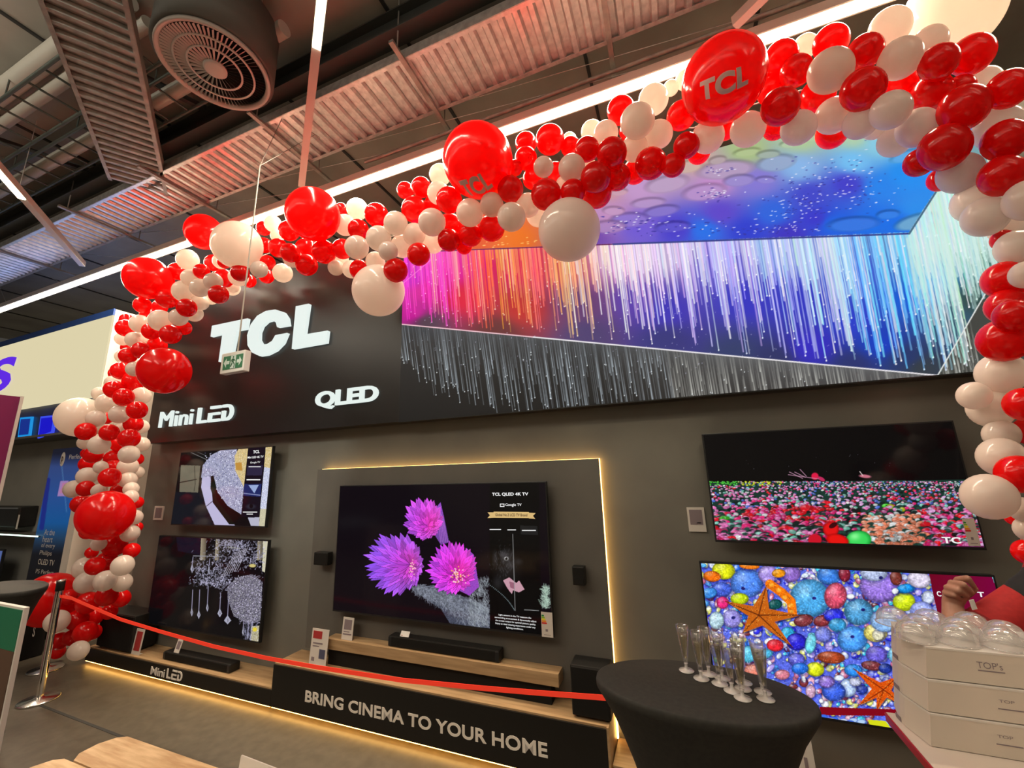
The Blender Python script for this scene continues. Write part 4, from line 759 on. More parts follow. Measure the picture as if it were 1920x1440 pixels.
# ================================================================== balloon garland
# photo x, y, radius, colour, layer (0 front .. 3 back); section names split the garland for the labels
BAL = """
@foot of left column
95 1124 50 R 1;162 1092 20 W 1;197 1089 19 W 0;229 1092 17 W 1;130 1120 15 R 1;107 1165 21 W 0;165 1130 20 R 1;200 1117 19 R 1;227 1122 16 R 2;145 1162 19 R 1;175 1155 18 R 2;160 1185 20 R 1;112 1202 16 R 1;108 1222 13 R 2;135 1195 15 R 1;147 1220 18 W 0;175 1185 14 R 2;205 1147 14 R 2
@left column low down
179 1061 17 R 0;160 1065 21 W 1;230 1060 19 W 0;200 1052 18 R 1;172 1036 11 R 1;185 1020 13 W 0;215 1022 21 R 1;247 1032 14 R 1;244 1000 16 W 1;165 997 14 R 2;258 988 9 R 2;252 970 14 W 1
@left column at lower big red
199 966 46 R 0;152 945 17 R 1;257 942 11 R 2;245 932 13 W 1;246 917 13 W 1;220 920 12 R 1;186 920 13 W 0;161 916 15 R 0;139 917 17 W 1;206 895 18 R 0;163 893 17 W 0;240 900 15 W 1;257 886 12 W 2;189 876 12 W 0;212 875 13 R 1;240 875 17 W 1;215 860 17 R 2;242 852 17 W 0;257 861 11 R 2;165 870 15 R 2;175 853 16 R 1;163 850 10 R 3
@left column at big white
150 782 38 W 1;161 809 17 R 0;205 811 16 R 0;186 834 18 W 0;160 830 13 W 2;225 832 16 R 2;242 822 18 R 0;265 833 14 W 2;229 804 11 W 1;192 802 14 W 2;250 795 16 R 1;265 800 13 W 2;224 777 17 W 0;200 784 11 R 2;257 769 17 R 0;180 785 16 W 1;200 756 18 W 1;187 738 13 W 2;232 745 17 R 0;214 730 17 R 0;212 718 14 W 2;265 742 16 W 1
@left column at upper big red
309 695 43 R 0;250 715 18 R 1;227 695 17 R 1;217 700 12 R 2;252 692 14 W 0;240 667 15 R 0;240 652 12 R 2;233 668 15 W 2;265 657 16 R 0;295 647 16 R 1
@garland's left shoulder
230 635 13 W 1;252 637 15 W 0;270 637 12 W 1;284 621 16 R 0;320 627 18 R 0;345 615 13 R 1;235 615 16 R 0;237 600 12 R 1;262 607 17 W 0;277 590 13 R 1;301 601 20 W 0;335 595 16 W 0;364 588 15 W 1;267 572 15 R 0;350 577 17 R 0;375 567 15 W 1;395 556 15 W 2;410 552 17 R 0;313 560 18 R 0;345 546 20 W 0;375 540 17 W 0;400 528 16 W 0;357 521 16 W 0;378 509 14 R 0;315 526 11 R 1;332 509 16 R 1;352 487 19 W 0;400 493 15 R 2;420 522 17 R 1;277 522 39 R 0;435 540 14 W 2;300 575 13 R 2
@arch at its first big white
445 460 43 W 0;382 435 32 R 3;414 490 14 W 1;421 491 12 R 0;447 519 17 W 1;450 511 16 R 0;467 527 12 R 2;486 505 15 W 0;495 460 14 R 1;502 492 13 R 1;522 465 17 R 1;512 420 15 W 2;520 442 12 W 2;495 428 13 R 3;544 474 17 R 0;549 484 17 W 1;530 512 17 W 2;500 518 13 R 2;542 433 18 R 1;575 497 19 R 1;437 538 11 W 2
@arch above TCL sign
587 402 47 R 0;575 468 20 R 2;608 472 21 R 1;642 467 18 R 1;635 485 17 W 2;630 502 14 W 2;659 505 16 W 2;675 506 18 R 1;669 464 21 W 0;647 422 19 W 1;670 392 19 W 2;640 392 11 R 2;672 430 18 R 0;706 403 21 R 1;710 447 22 W 0;742 419 21 W 0;728 471 17 W 0;704 490 17 W 1;742 507 21 R 1;710 545 45 W 2;754 462 20 W 1;777 440 20 W 1;777 393 23 R 1;790 351 18 R 1;760 357 15 R 2;785 477 20 R 1;725 425 14 W 2
@arch left of smaller lettered balloon
825 328 19 W 1;822 362 20 W 1;842 375 23 R 0;810 417 24 W 0;812 455 19 W 2;845 425 23 R 1;842 450 20 R 1;881 399 24 W 0;882 440 21 R 1;812 384 16 R 2;870 462 14 R 2
@arch right of smaller lettered balloon
896 302 63 R 0;922 384 21 W 0;922 428 23 R 1;957 355 23 R 0;959 407 25 W 0;965 315 14 R 1;986 268 19 R 3;986 297 20 R 1;1031 262 26 R 1;1019 313 18 W 0;1000 335 19 R 2;1024 365 27 R 0;1042 322 17 R 2;1070 275 18 R 2;1068 262 13 W 3;1072 315 24 W 0;1101 280 22 R 0;990 385 21 W 1;1010 402 22 W 2;905 425 16 R 2
@arch around the lowest big white
1110 247 20 W 2;1136 250 22 W 1;1147 287 27 R 0;1164 207 25 R 1;1195 227 31 W 0;1225 187 27 W 1;1190 278 24 W 1;1235 252 25 W 1;1074 360 22 R 0;1117 333 27 R 0;1119 363 26 R 1;1057 345 14 W 2;1157 332 24 R 1;1220 307 28 R 1;1262 310 21 R 1;1190 322 22 R 2;1067 432 54 W 1;1277 217 26 R 1;1258 165 14 W 3;1100 315 18 W 2;1200 250 18 W 3;1180 245 18 R 3
@arch beside the biggest red
1356 150 75 R 0;1287 273 23 R 1;1310 287 20 R 2;1327 257 29 W 1;1402 243 31 W 1;1453 240 22 R 2;1285 150 18 W 3;1360 240 22 R 2;1437 133 26 R 2;1447 170 26 R 2
@arch above the video wall
1465 107 30 R 1;1510 87 22 W 2;1558 80 32 R 1;1493 133 29 R 1;1557 133 40 W 0;1622 97 32 R 0;1463 200 34 R 0;1533 180 31 R 1;1618 168 39 R 0;1497 240 31 W 1;1563 217 33 W 1;1560 250 28 R 2;1613 230 30 W 1;1640 237 24 W 2;1670 207 35 W 0;1687 157 30 R 2;1590 195 24 R 3
@garland's upper right corner
1668 53 37 W 1;1688 110 38 W 0;1743 80 31 W 1;1785 23 85 W 3;1760 117 34 R 0;1822 103 38 R 1;1847 153 28 W 2;1890 167 37 R 0;1747 175 35 R 1;1807 203 43 R 0;1800 167 26 R 1;1677 265 29 W 2;1720 240 36 W 1;1770 277 43 R 0;1723 305 26 R 1;1763 337 22 R 2;1800 325 38 W 1;1873 240 42 W 1;1885 263 39 R 0;1880 330 39 R 0;1720 205 28 R 3
@right column beside video wall
1827 380 38 W 1;1847 407 38 W 1;1928 375 40 W 0;1880 450 20 R 2;1906 465 35 W 1;1883 525 36 R 1;1924 515 27 W 0;1887 575 34 R 1;1900 592 32 R 0;1882 638 42 R 0;1885 425 30 W 2;1925 425 26 R 2;1920 555 26 R 2
@right column beside flower television
1877 700 40 W 1;1826 742 27 W 1;1858 765 38 W 1;1921 758 33 R 0;1877 815 29 W 1;1932 808 28 R 1;1877 857 38 W 1;1910 889 37 R 0;1854 931 44 W 0;1918 955 24 W 1;1903 968 18 R 2;1930 992 25 W 1;1925 1035 24 R 2
"""
def sphere_mesh(name, mat, sub=(28, 18)):
    nu, nv = sub; b = MB(); prof = []
    for i in range(nv+1):
        t = math.pi*i/nv; r = math.sin(t); z = -math.cos(t)
        if z > 0: z *= 1.0
        else: z *= 1.05; r *= 1-.02*(1-abs(r))
        prof.append((max(r, .0008), z))
    prof = [(.05, -1.13), (.025, -1.09), (.045, -1.045)]+prof[1:]
    b.lathe(prof, n=nu); me_o = b.build(name, mat); me = me_o.data; bpy.data.objects.remove(me_o)
    for v in me.vertices: v.co = Vector((v.co.x, v.co.z, -v.co.y)) * 1.0        # knot (local -z) turned to +y, away from the aisle
    # after the swap the knot sits at local y=-1.1: mirror it to the wall side
    for v in me.vertices: v.co.y = -v.co.y
    me.flip_normals(); return me
me_ball = {('R', 0): sphere_mesh('balloon_red', M['red']), ('W', 0): sphere_mesh('balloon_white', M['white']), ('R', 1): sphere_mesh('big_balloon_red', M['red'], (56, 36)), ('W', 1): sphere_mesh('big_balloon_white', M['white'], (56, 36))}
balls = []; sec = ''
for ln_ in BAL.strip().split('\n'):
    if ln_[0] == '@': sec = ln_[1:]; continue
    for e in ln_.split(';'):
        x, y, r, c, l = e.split(); balls.append([float(x), float(y), float(r), c, int(l), sec])
def lane(x, y):     # distance of the garland's spine in front of the wall
    return 2.50 if y > 620 else 2.46
B = []
for x, y, r, c, l, s in balls:
    Y = lane(x, y)+[-.13, 0, .10, .17][l]
    P = onY(x, y, Y); d = depth(P); dr = ray(x, y); dr = dr/np.linalg.norm(dr); rm = r*d/F
    B.append(dict(x=x, y=y, r=rm, rp=r, c=c, l=l, s=s, d=dr, t=np.linalg.norm(P-CAM), P=P))
for b in B:      # big ones hang in front so they do not swallow their neighbours
    if b['r'] > .19 and b['l'] < 3: b['t'] -= b['r']*.55/abs(b['d'][1]+.2)
for b in B:      # radii above are mean outline radii; a ball seen off-axis looks longer than it is
    cth = depth(CAM+b['d']*b['t'])/b['t']; b['rp0'] = b['rp']; b['cth'] = cth; b['rp'] *= cth**.4*1.09; b['r'] *= cth**.4*1.09
for it in range(90):   # ease overlapping balloons apart along the line of sight; size on the photo stays the same
    for i in range(len(B)):
        for j in range(i+1, len(B)):
            p, q = B[i], B[j]
            if abs(p['x']-q['x']) > 160 or abs(p['y']-q['y']) > 160: continue
            a = CAM+p['d']*p['t']; b = CAM+q['d']*q['t']; dist = np.linalg.norm(a-b); need = (p['r']+q['r'])*.87
            if dist < need:
                push = (need-dist)*.25; f = 1 if (p['t'], p['l']) < (q['t'], q['l']) else -1
                if p['l'] != q['l']: f = 1 if p['l'] < q['l'] else -1
                wp = q['r']/(p['r']+q['r']); p['t'] -= f*push*wp*1.0; q['t'] += f*push*(1-wp)
    for p in B:
        ymax = 2.775-p['r'] if p['y'] > 330 and p['x'] > 285 else 2.74
        Yc = p['d'][1]*p['t']
        if Yc > ymax: p['t'] = ymax/p['d'][1]
        if Yc < 1.72: p['t'] = 1.72/p['d'][1]
        p['r'] = p['rp']*depth(CAM+p['d']*p['t'])/F
cnt = {}
def ordn(n): return '%d%s' % (n, 'th' if 10 < n % 100 < 14 else {1: 'st', 2: 'nd', 3: 'rd'}.get(n % 10, 'th'))
order = {}
for s in dict.fromkeys(b['s'] for b in B):
    col_ = 'column' in s
    for c in 'RW':
        for big in (0, 1):
            L_ = [b for b in B if b['s'] == s and b['c'] == c and (b['rp']*1 > 0 and (b['r'] > .165)) == bool(big)]
            L_.sort(key=lambda b: b['y'] if col_ else b['x'])
            for i, b in enumerate(L_): b['n'] = (i+1, len(L_), 'from top' if col_ else 'from left', big)
GRP = 'balloons of the red and white garland'
lettered = {}
for b in B:
    P = CAM+b['d']*b['t']; i, n, wh, big = b['n']; cn = {'R': 'red', 'W': 'white'}[b['c']]
    o = bpy.data.objects.new('balloon', me_ball[(b['c'], big)]); COL.objects.link(o); o.location = P
    k = b['r']; e_ = 1+.16*(1/b['cth']-1); o.scale = (k/e_**.5, k, k*e_**.5); ax = Vector(b['d']).cross(Vector(ray(960, 720))).normalized(); yy = Vector(b['d']); zz2 = ax; xx = yy.cross(zz2).normalized()
    o.rotation_euler = Matrix((xx, yy, zz2)).transposed().to_euler()
    sz = 'big' if big else 'small'
    lab = f"{sz} {cn} balloon in the {b['s']}"
    if b['s'].startswith('top run') or 1: 
        if n > 1: lab = f"{sz} {cn} balloon, {ordn(i)} {cn} {wh}, {b['s']}"
    tag(o, lab, 'balloon', GRP); b['o'] = o
sp_ = [(150, 1222), (165, 1150), (200, 1050), (205, 900), (215, 780), (240, 690), (270, 610), (330, 560), (400, 510), (520, 470), (640, 455), (760, 440), (860, 420), (960, 340), (1090, 300), (1200, 240), (1300, 240), (1400, 200), (1500, 170), (1620, 150), (1740, 150), (1830, 230), (1870, 350), (1895, 480), (1895, 640), (1885, 800), (1890, 930), (1925, 1040)]
o = MB().tube([onY(x, y, 2.66) for x, y in sp_], .004, 5).build('garland_string', bsdf('clear_nylon', (.5, .45, .4, 1), .4), loc=onY(860, 420, 2.66)); tag(o, 'thin nylon string running inside the whole balloon garland', 'string')
def ball_text(b, px, py, w, h, tilt=0):
    """TCL printed on the balloon's skin, centred where the photo shows it"""
    C = CAM+b['d']*b['t']; r = b['r']*1.004; d = ray(px, py); d /= np.linalg.norm(d); oc = CAM-C; bb = oc@d; q = bb*bb-(oc@oc-r*r)
    s = -bb-math.sqrt(max(q, 0)); hit = CAM+d*s; nrm = (hit-C)/np.linalg.norm(hit-C)
    rt = np.cross(nrm, [0, 0, 1.]); rt = -rt/np.linalg.norm(rt); rt = rt if rt[0] > 0 else -rt; up = np.cross(rt, nrm); up = up if up[2] > 0 else -up
    ct, st = math.cos(tilt), math.sin(tilt); rt, up = rt*ct+up*st, up*ct-rt*st
    v, f = text_mesh('TCL', .05, 1.05, 6); bm = bmesh.new(); vs_ = [bm.verts.new((x, y, 0)) for x, y in v]
    for t in f: 
        try: bm.faces.new([vs_[i] for i in t])
        except ValueError: pass
    bmesh.ops.triangulate(bm, faces=bm.faces[:]); bmesh.ops.subdivide_edges(bm, edges=[e for e in bm.edges if e.calc_length() > .12], cuts=3, use_grid_fill=True); bmesh.ops.triangulate(bm, faces=bm.faces[:])
    W, Hh = v.max(0); bm.verts.ensure_lookup_table(); pts = []
    for x in bm.verts:
        a = (x.co.x/W-.5)*w; e = (x.co.y/Hh-.5)*h; q = hit-C+rt*a+up*e; q = q/np.linalg.norm(q)*r; pts.append(tuple(C+q))
    F_ = [[v_.index for v_ in fc.verts] for fc in (bm.verts.index_update() or bm.faces)]; bm.free()
    me = bpy.data.meshes.new('printed_letters'); o = b['o']; o.rotation_euler = (0, 0, 0); o.scale = (b['r'],)*3; mi = Matrix.LocRotScale(o.location, None, o.scale).inverted()
    me.from_pydata([mi @ Vector(p) for p in pts], [], F_); me.materials.append(M['print_white']); t = bpy.data.objects.new('printed_letters', me); COL.objects.link(t); t.parent = o
    t['label'] = 'pale printed letters TCL'
M['print_white'] = bsdf('pale_print', (.75, .45, .40, 1), .4)
for b in B:
    if b['rp0'] == 75: ball_text(b, 1357, 157, .27, .105, -.12); b['o']['label'] = 'biggest red balloon, printed TCL on its middle'
    if b['rp0'] == 63: ball_text(b, 892, 351, .23, .16, .1); b['o']['label'] = 'big red balloon with TCL printed near its underside'
# ================================================================== round tables
def round_table(label, c, r, z, oval=1, ang=0):
    t = thing('cocktail_table', label, 'table', (c[0], c[1], 0), 'round black-draped cocktail tables')
    prof = [(0, z), (r-.012, z), (r-.003, z-.004), (r, z-.014), (r-.001, z-.028)]
    for i in range(15):
        k = i/14; prof.append((r*(.985-.62*math.sin(min(1, k*1.35)*math.pi/2)**.8+.30*max(0, k-.35)**1.3), z-.035-k*(z-.05)))
    def wav(t_, zz_): k = max(0, min(1, (z-.05-zz_)/(z*.4))); return 1+.05*k*math.cos(4*t_)
    MB().lathe(prof, (c[0], c[1], 0), 72, sy=oval, mod=wav).build('stretch_cover', M['cloth'], t)
    MB().tube([(c[0], c[1], .012), (c[0], c[1], z-.05)], .03, 12).build('pole', M['black'], t)
    for k in range(4):
        a = k*math.pi/2; MB().tube([(c[0], c[1], .03), (c[0]+.27*math.cos(a), c[1]+.27*oval*math.sin(a), .015)], .014, 8).build('leg', M['black'], t)
    return t
TZ = 1.05
e = [onZ(*p, TZ) for p in [(1113, 1275), (1538, 1322)]]; tc = (-.009, 1.712); tr = .352
round_table('round cocktail table in black stretch cover carrying the sparkling wine flutes', tc, tr, TZ, .56)
round_table('round cocktail table in black stretch cover at the left edge by the big red balloon', (-4.86, 1.69), .35, TZ, .5)
# flutes
FL = [(360, 820), (570, 935), (680, 872), (840, 992), (862, 945), (1010, 1112), (1160, 1215), (1172, 1010), (1165, 1065), (1450, 1140), (1480, 1212)]
fpos = [onZ(1240+a/7.58, 1150+b/7.58, TZ) for a, b in FL]
for it in range(80):       # feet may not share the same spot
    for i in range(len(fpos)):
        for j in range(i):
            d = fpos[i][:2]-fpos[j][:2]; n = np.linalg.norm(d)
            if n < .045: fpos[i][:2] += d/n*(.045-n)/2; fpos[j][:2] -= d/n*(.045-n)/2
FLAB = ['leftmost plastic flute, standing apart at the far edge of the table', 'plastic flute second from the left, in the front row', 'plastic flute just behind the second one from the left', 'plastic flute in the front row, third foot from the left', 'plastic flute partly hidden behind the third one of the front row', 'plastic flute with narrow cone left of the frontmost one', 'frontmost plastic flute, nearest the edge of the table', 'rearmost plastic flute of the right-hand cluster', 'plastic flute between the frontmost and the rearmost one', 'rear one of the two rightmost plastic flutes', 'rightmost plastic flute, front one of the right pair']
fl0 = None
def make_flute():
    t = empty('champagne_flute', (0, 0, 0)); n = 28
    MB().lathe([(.0075, 0.0246), (.0082, 0.0369), (.0115, 0.0656), (.0170, 0.1066), (.0212, 0.14104), (.0222, 0.1558), (.0214, 0.1558), (.0162, 0.1066), (.0105, 0.0656), (.006, 0.041), (0, 0.03772)], n=n).build('bowl', M['flute'], t)
    MB().lathe([(0, 0.00123), (.0265, 0.00123), (.0268, 0.00246), (.012, 0.00451), (.0055, 0.00984), (.0055, 0.02296), (.0078, 0.02624), (0, 0.02788)], n=n).build('foot', M['flute_foot'], t)
    MB().lathe([(0, 0.03936), (.0058, 0.04264), (.0102, 0.06642), (.0158, 0.1066), (.0187, 0.12628), (0, 0.12628)], n=n).build('sparkling_wine', M['wine'], t)
    return t
def copy_tree(o, parent=None):
    c = o.copy(); COL.objects.link(c); c.parent = parent
    for ch in list(o.children): copy_tree(ch, c)
    return c
f0 = make_flute()
for i, p in enumerate(fpos):
    o = f0 if i == 0 else copy_tree(f0); o.location = (p[0], p[1], TZ+.0005); o.rotation_euler.z = i*1.1; tag(o, FLAB[i], 'glass', 'sparkling wine flutes on the round table')
# ================================================================== white table with boxes and cups
A_ = onZ(1667, 1345, TZ); tx0 = A_[0]; by_ = A_[1]; ty1 = by_+.03; t = thing('serving_table', 'white table with crimson edge carrying the stacked white boxes, lower right', 'table', (tx0+.45, ty1-.6, 0))
MB().box(tx0+.004, tx0+.95, ty1-1.35, ty1, TZ-.002, TZ+.0).build('white_top', M['table_white'], t)
MB().box(tx0, tx0+.952, ty1-1.352, ty1+.002, TZ-.026, TZ-.002, .002).build('crimson_edge', M['crimson'], t)
MB().box(tx0+.07, tx0+.9, ty1-1.3, ty1-.22, 0, TZ-.026).build('cabinet_body', M['table_white'], t)
B0 = onZ(1757, 1402, TZ); bx, by = B0[0], B0[1]; bh = .0805
def cake_box(label, z, dx, dy, n):
    t = thing('cake_box', label, 'box', (bx+.2+dx, by+.12+dy, z), 'white cardboard cake boxes')
    x0, y0, x1, y1 = bx-.012+dx, by+dy, bx+.40+dx, by+.20+dy; ch = .085; sh_ = .02
    P = [(x0, y0), (x1, y0), (x1+sh_, y0+ch), (x1+sh_, y1-ch), (x1, y1), (x0, y1), (x0-sh_, y1-ch), (x0-sh_, y0+ch)]
    cc_ = ((x0+x1)/2, (y0+y1)/2); T_ = [(x+(.013 if x < cc_[0] else 0), y) for x, y in P]; MB().add([(x, y, z+.001) for x, y in P]+[(x, y, z+bh-.004) for x, y in T_], [tuple(range(8))[::-1], tuple(range(8, 16))]+[(i, (i+1) % 8, 8+(i+1) % 8, 8+i) for i in range(8)]).build('carton', M['box'], t)
    c = ((x0+x1)/2, (y0+y1)/2); Q = [(c[0]+(x-c[0])*1.006, c[1]+(y-c[1])*1.008) for x, y in T_]
    MB().prism([(x, y, z+bh-.006) for x, y in Q], (0, 0, .0045)).build('lid_edge', M['card'], t)
    MB().box(x0-sh_-.0012, x0-sh_+.0005, y0+ch+.02, y0+ch+.05, z+.0, z+.012).build('tab', M['ink'], t)
    return t, x0, x1, y0
labs = ['lowest of the three stacked white cake boxes, on the crimson-edged table', 'middle one of the three stacked white cake boxes', 'topmost white cake box printed TOP\'s, with clear cups on it']
for i in range(3):
    t, x0, x1, y0 = cake_box(labs[i], TZ+.0008+i*bh, [0, .012, .026][i], [0, .004, .010][i], i); z = TZ+i*bh
    def prt(s, u0, v0, u1, v1, bold=0, m='ink'):
        v, f = text_mesh(s, bold); w, h = v.max(0); MB().add([(x0+u0+x/w*(u1-u0), y0-.0008, z+v0+y/h*(v1-v0)) for x, y in v], f).build('printing', M[m], t)
    if i == 2: prt("TOP's", .112, .040, .163, .056); MB().box(x0+.112, x0+.165, y0-.0008, y0-.0002, z+.033, z+.0355).build('printing', M['ink'], t)
    else: prt('TOP', .14+.01*i, .046, .17+.01*i, .053); MB().box(x0+.135+.01*i, x0+.185+.01*i, y0-.0008, y0-.0002, z+.030, z+.0325).build('printing', M['ink'], t)
cz_ = TZ+3*bh+.001
def make_cup():
    t = empty('plastic_cup', (0, 0, 0)); MB().lathe([(.0435, 0), (.0430, .004), (.0405, .022), (.032, .038), (.018, .047), (0, .0495)], n=36).build('bowl', M['dome'], t)
    MB().lathe([(.0435, .0), (.046, .0005), (.046, .0025), (.0432, .003), (.0435, 0)], n=36).build('rim', M['dome'], t); return t
cup0 = None; CP = [(bx+.045+i*.094+(j % 2)*.040, by+.06+j*.062) for j in range(3) for i in range(4) if not (j == 2 and i == 3)]
rows = ['front row', 'middle row', 'rear row']; pos = ['leftmost', 'second from the left', 'third from the left', 'rightmost']
k = 0
for j in range(3):
    for i in range(4 if j < 2 else 3):
        o = make_cup() if k == 0 else copy_tree(cup0)
        if k == 0: cup0 = o
        o.location = (CP[k][0]-.02, CP[k][1], cz_+.0); tag(o, f'clear plastic cup, {pos[i]} in the {rows[j]} on the top cake box', 'cup', 'clear plastic cups on the cake boxes'); k += 1
# ================================================================== wooden table in the foreground
WZ = .75; g = [onZ(*p, WZ) for p in [(235, 1378), (415, 1440), (45, 1440), (178, 1398), (113, 1418)]]
t = thing('wooden_table', 'rough plank-topped wooden table at the bottom edge of the picture', 'table', (-1.9, .8, 0))
for i, (y0, y1, xl) in enumerate([(1.075, 1.235, -2.33), (.912, 1.068, -2.40), (.75, .905, -2.44), (.588, .743, -2.44), (.42, .58, -2.44)]):
    b = MB(); P = [(xl+.05, y1), (xl+.015, y1-.02), (xl-.01, y1-.07), (xl-.005, y0+.03), (xl+.03, y0), (-1.30, y0), (-1.30, y1)]
    b.prism([(x, y, WZ-.035) for x, y in P], (0, 0, .035)).build('plank', M['bench_wood'], t)
for x, y in ((-2.28, .55), (-2.28, 1.1), (-1.4, .55), (-1.4, 1.1)): MB().box(x-.035, x+.035, y-.035, y+.035, 0, WZ-.035).build('leg', M['bench_wood'], t)
MB().box(-2.3, -1.38, .52, 1.14, WZ-.10, WZ-.035).build('apron', M['bench_wood'], t)
P = [onZ(452, 1416, WZ+.05), onZ(512, 1440, WZ+.05)]; 
q0 = onZ(452, 1416, WZ+.10); q1 = onZ(530, 1446, WZ+.10)
card('table_card', 'pale card edge sticking up at the bottom edge right of the wooden table', [tuple(q0), tuple(q1), (q1[0], q1[1]-.03, WZ+.001), (q0[0]+.02, q0[1]-.03, WZ+.001)], .006, mat='card', stand=.04)
# ================================================================== stanchions and belt
def stanchion(label, c, h):
    t = thing('stanchion', label, 'stanchion', (c[0], c[1], 0), 'chrome belt stanchions')
    MB().lathe([(0, 0), (.128, 0), (.132, .004), (.131, .012), (.125, .017), (.04, .024), (.03, .034), (0, .034)], (c[0], c[1], 0), 48).build('base', M['chrome_base'], t)
    MB().tube([(c[0], c[1], .03), (c[0], c[1], h-.07)], .026, 24).build('post', M['chrome'], t)
    MB().lathe([(0, h-.09), (.030, h-.09), (.030, h-.005), (.026, h), (0, h)], (c[0], c[1], 0), 24).build('belt_head', M['black'], t)
    MB().lathe([(.0295, h-.012), (.0312, h-.012), (.0312, h), (0, h+.002)], (c[0], c[1], 0), 24).build('cap_ring', M['chrome'], t); return t
c1 = onZ(73, 1309, .02); c2 = onZ(86, 1252, .02)
stanchion('nearer chrome stanchion from which the red belt starts', c1, .96)
t = thing('chrome_floor_disc', 'round chrome stanchion foot on the floor behind the nearer stanchion', 'floor disc', (c2[0], c2[1], 0)); MB().lathe([(0, 0), (.128, 0), (.132, .004), (.131, .012), (.125, .017), (.04, .024), (.03, .034), (0, .034)], (c2[0], c2[1], 0), 48).build('base', M['chrome_base'], t); MB().lathe([(0, .034), (.028, .034), (.028, .05), (0, .05)], (c2[0], c2[1], 0), 24).build('socket', M['chrome'], t)
pts = [(112, 1117), (135, 1122), (155, 1131), (225, 1161), (300, 1184), (400, 1212), (500, 1234), (600, 1252), (750, 1275), (900, 1290), (1020, 1300), (1143, 1309)]
y0, y1 = c1[1]+.02, 2.28; P = []
xa, xb = c1[0]+.03, onY(1143, 1309, y1)[0]
for p in pts:
    d = ray(*p); k = (c1[1]-.0-(-0))  # belt plane from stanchion head to the table side
    # plane through (xa,y0) and (xb,y1): y = y0 + m (x-xa)
    m = (y1-y0)/(xb-xa); s = (y0-m*xa)/(d[1]-m*d[0]); P.append(CAM+d*s)
b = MB(); V = []; 
for i, p in enumerate(P): V += [(p[0], p[1]-.001, p[2]+.0125), (p[0], p[1]-.001, p[2]-.0125), (p[0], p[1]+.001, p[2]-.0125), (p[0], p[1]+.001, p[2]+.0125)]
n = len(P); fs = [(4*i+k, 4*i+(k+1) % 4, 4*i+4+(k+1) % 4, 4*i+4+k) for i in range(n-1) for k in range(4)]+[(0, 1, 2, 3), (4*n-1, 4*n-2, 4*n-3, 4*n-4)]
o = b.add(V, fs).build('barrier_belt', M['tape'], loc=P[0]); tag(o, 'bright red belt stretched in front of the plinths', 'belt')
# ================================================================== neighbouring display at the left
nb = thing('brand_display', 'neighbouring white light-box sign with blue top and the end of a violet S', 'sign', (-8.5, 2.75, 3.4))
YN = 2.70; sx = -6.602; st_ = H+.828*YN; sb = H+.405*YN; bl_ = .034*YN
MB().box(-13.5, sx, YN, 2.719, st_-bl_, st_).box(-13.5, sx-.16, 2.7185, YN+.5, st_-bl_, st_).build('blue_top_edge', M['blue_trim'], nb)
MB().box(-13.5, sx, YN, 2.719, sb, st_-bl_).box(-13.5, sx-.16, 2.7185, YN+.5, sb, st_-bl_).build('lightbox', M['lightbox'], nb)
v, f = text_mesh('S', .03); w, h = v.max(0); a = onY(-30, 728, YN-.02); b2 = onY(27, 672, YN-.02)
MB().add([(a[0]+x/w*(b2[0]-a[0])+.10*y/h, YN-.012, onY(0, 735, YN)[2]+y/h*(onY(25, 668, YN)[2]-onY(0, 735, YN)[2])) for x, y in v], f).build('letter_s', M['violet'], nb)
db = thing('demo_wall', 'grey recessed demonstration wall with a band of small blue pictures below the light-box sign', 'display wall', (-8.5, 3.3, 1.2))
MB().box(-13.5, sx-.16, YN+.45, YN+.5, 0, sb-.002).build('back_panel', M['grey_wall'], db)
# band of pictures: a recessed lit header with two blue framed pictures
zb1 = H+.262*YN; MB().box(-13.5, sx-.16, YN+.05, YN+.449, zb1-.06, zb1-.03, .003).build('ledge', M['panel'], db)
def glowpic(label, px, Y, back, inner):
    P = [onY(*p, Y) for p in px]; t = thing('framed_picture', label, 'picture', tuple(sum(np.array(p) for p in P)/4), 'small blue lit pictures')
    MB().prism([tuple(p) for p in P], (0, .02, 0)).build('frame', emis('pic_glow', L(*back), .9), t)
    c = sum(np.array(p) for p in P)/4; MB().prism([tuple(c+(np.array(p)-c)*.80+np.array([0, -.004, 0])) for p in P], (0, .003, 0)).build('picture', emis('pic', L(*inner), .8), t)
YP = YN+.06
MB().box(-13.5, sx-.16, YP+.03, YP+.05, zb1-.03, sb-.003).build('header_backing', noisy('blue_backing', L(28, 32, 80), L(45, 60, 120), nscale=1.2, rough=.4), db)
glowpic('small screen picture glowing cyan beside the purple banner', [(38, 783), (60, 781), (55, 818), (33, 820)], YP, (20, 150, 230), (15, 50, 150)); glowpic('small screen picture glowing deep blue right of the cyan one', [(76, 781), (104, 778), (98, 812), (70, 822)], YP, (60, 80, 240), (20, 15, 215))
bn = thing('advert_banner', 'tall blue picture banner with text about the heart of every television, at the left', 'banner', (-7, 2.95, 0))
YB2 = 2.90; 
def bp(x, y): return onY(x, y, YB2)
nbc = Canvas(bp(100, 850)[0]-.02, sx-.16, .35, bp(150, 838)[2], YB2, 60, 160)
u_, v_ = nbc.u, nbc.v; gk = np.clip((v_-845)/300, 0, 1)
nbc.c[:] = np.stack([np.interp(v_, [850, 875, 930, 980, 1010, 1040, 1100], [22, 50, 38, 15, 30, 14, 14]), np.interp(v_, [850, 875, 930, 980, 1010, 1040, 1100], [24, 72, 80, 85, 60, 15, 14]), np.interp(v_, [850, 875, 930, 980, 1010, 1040, 1100], [42, 130, 150, 150, 90, 22, 16])], -1)
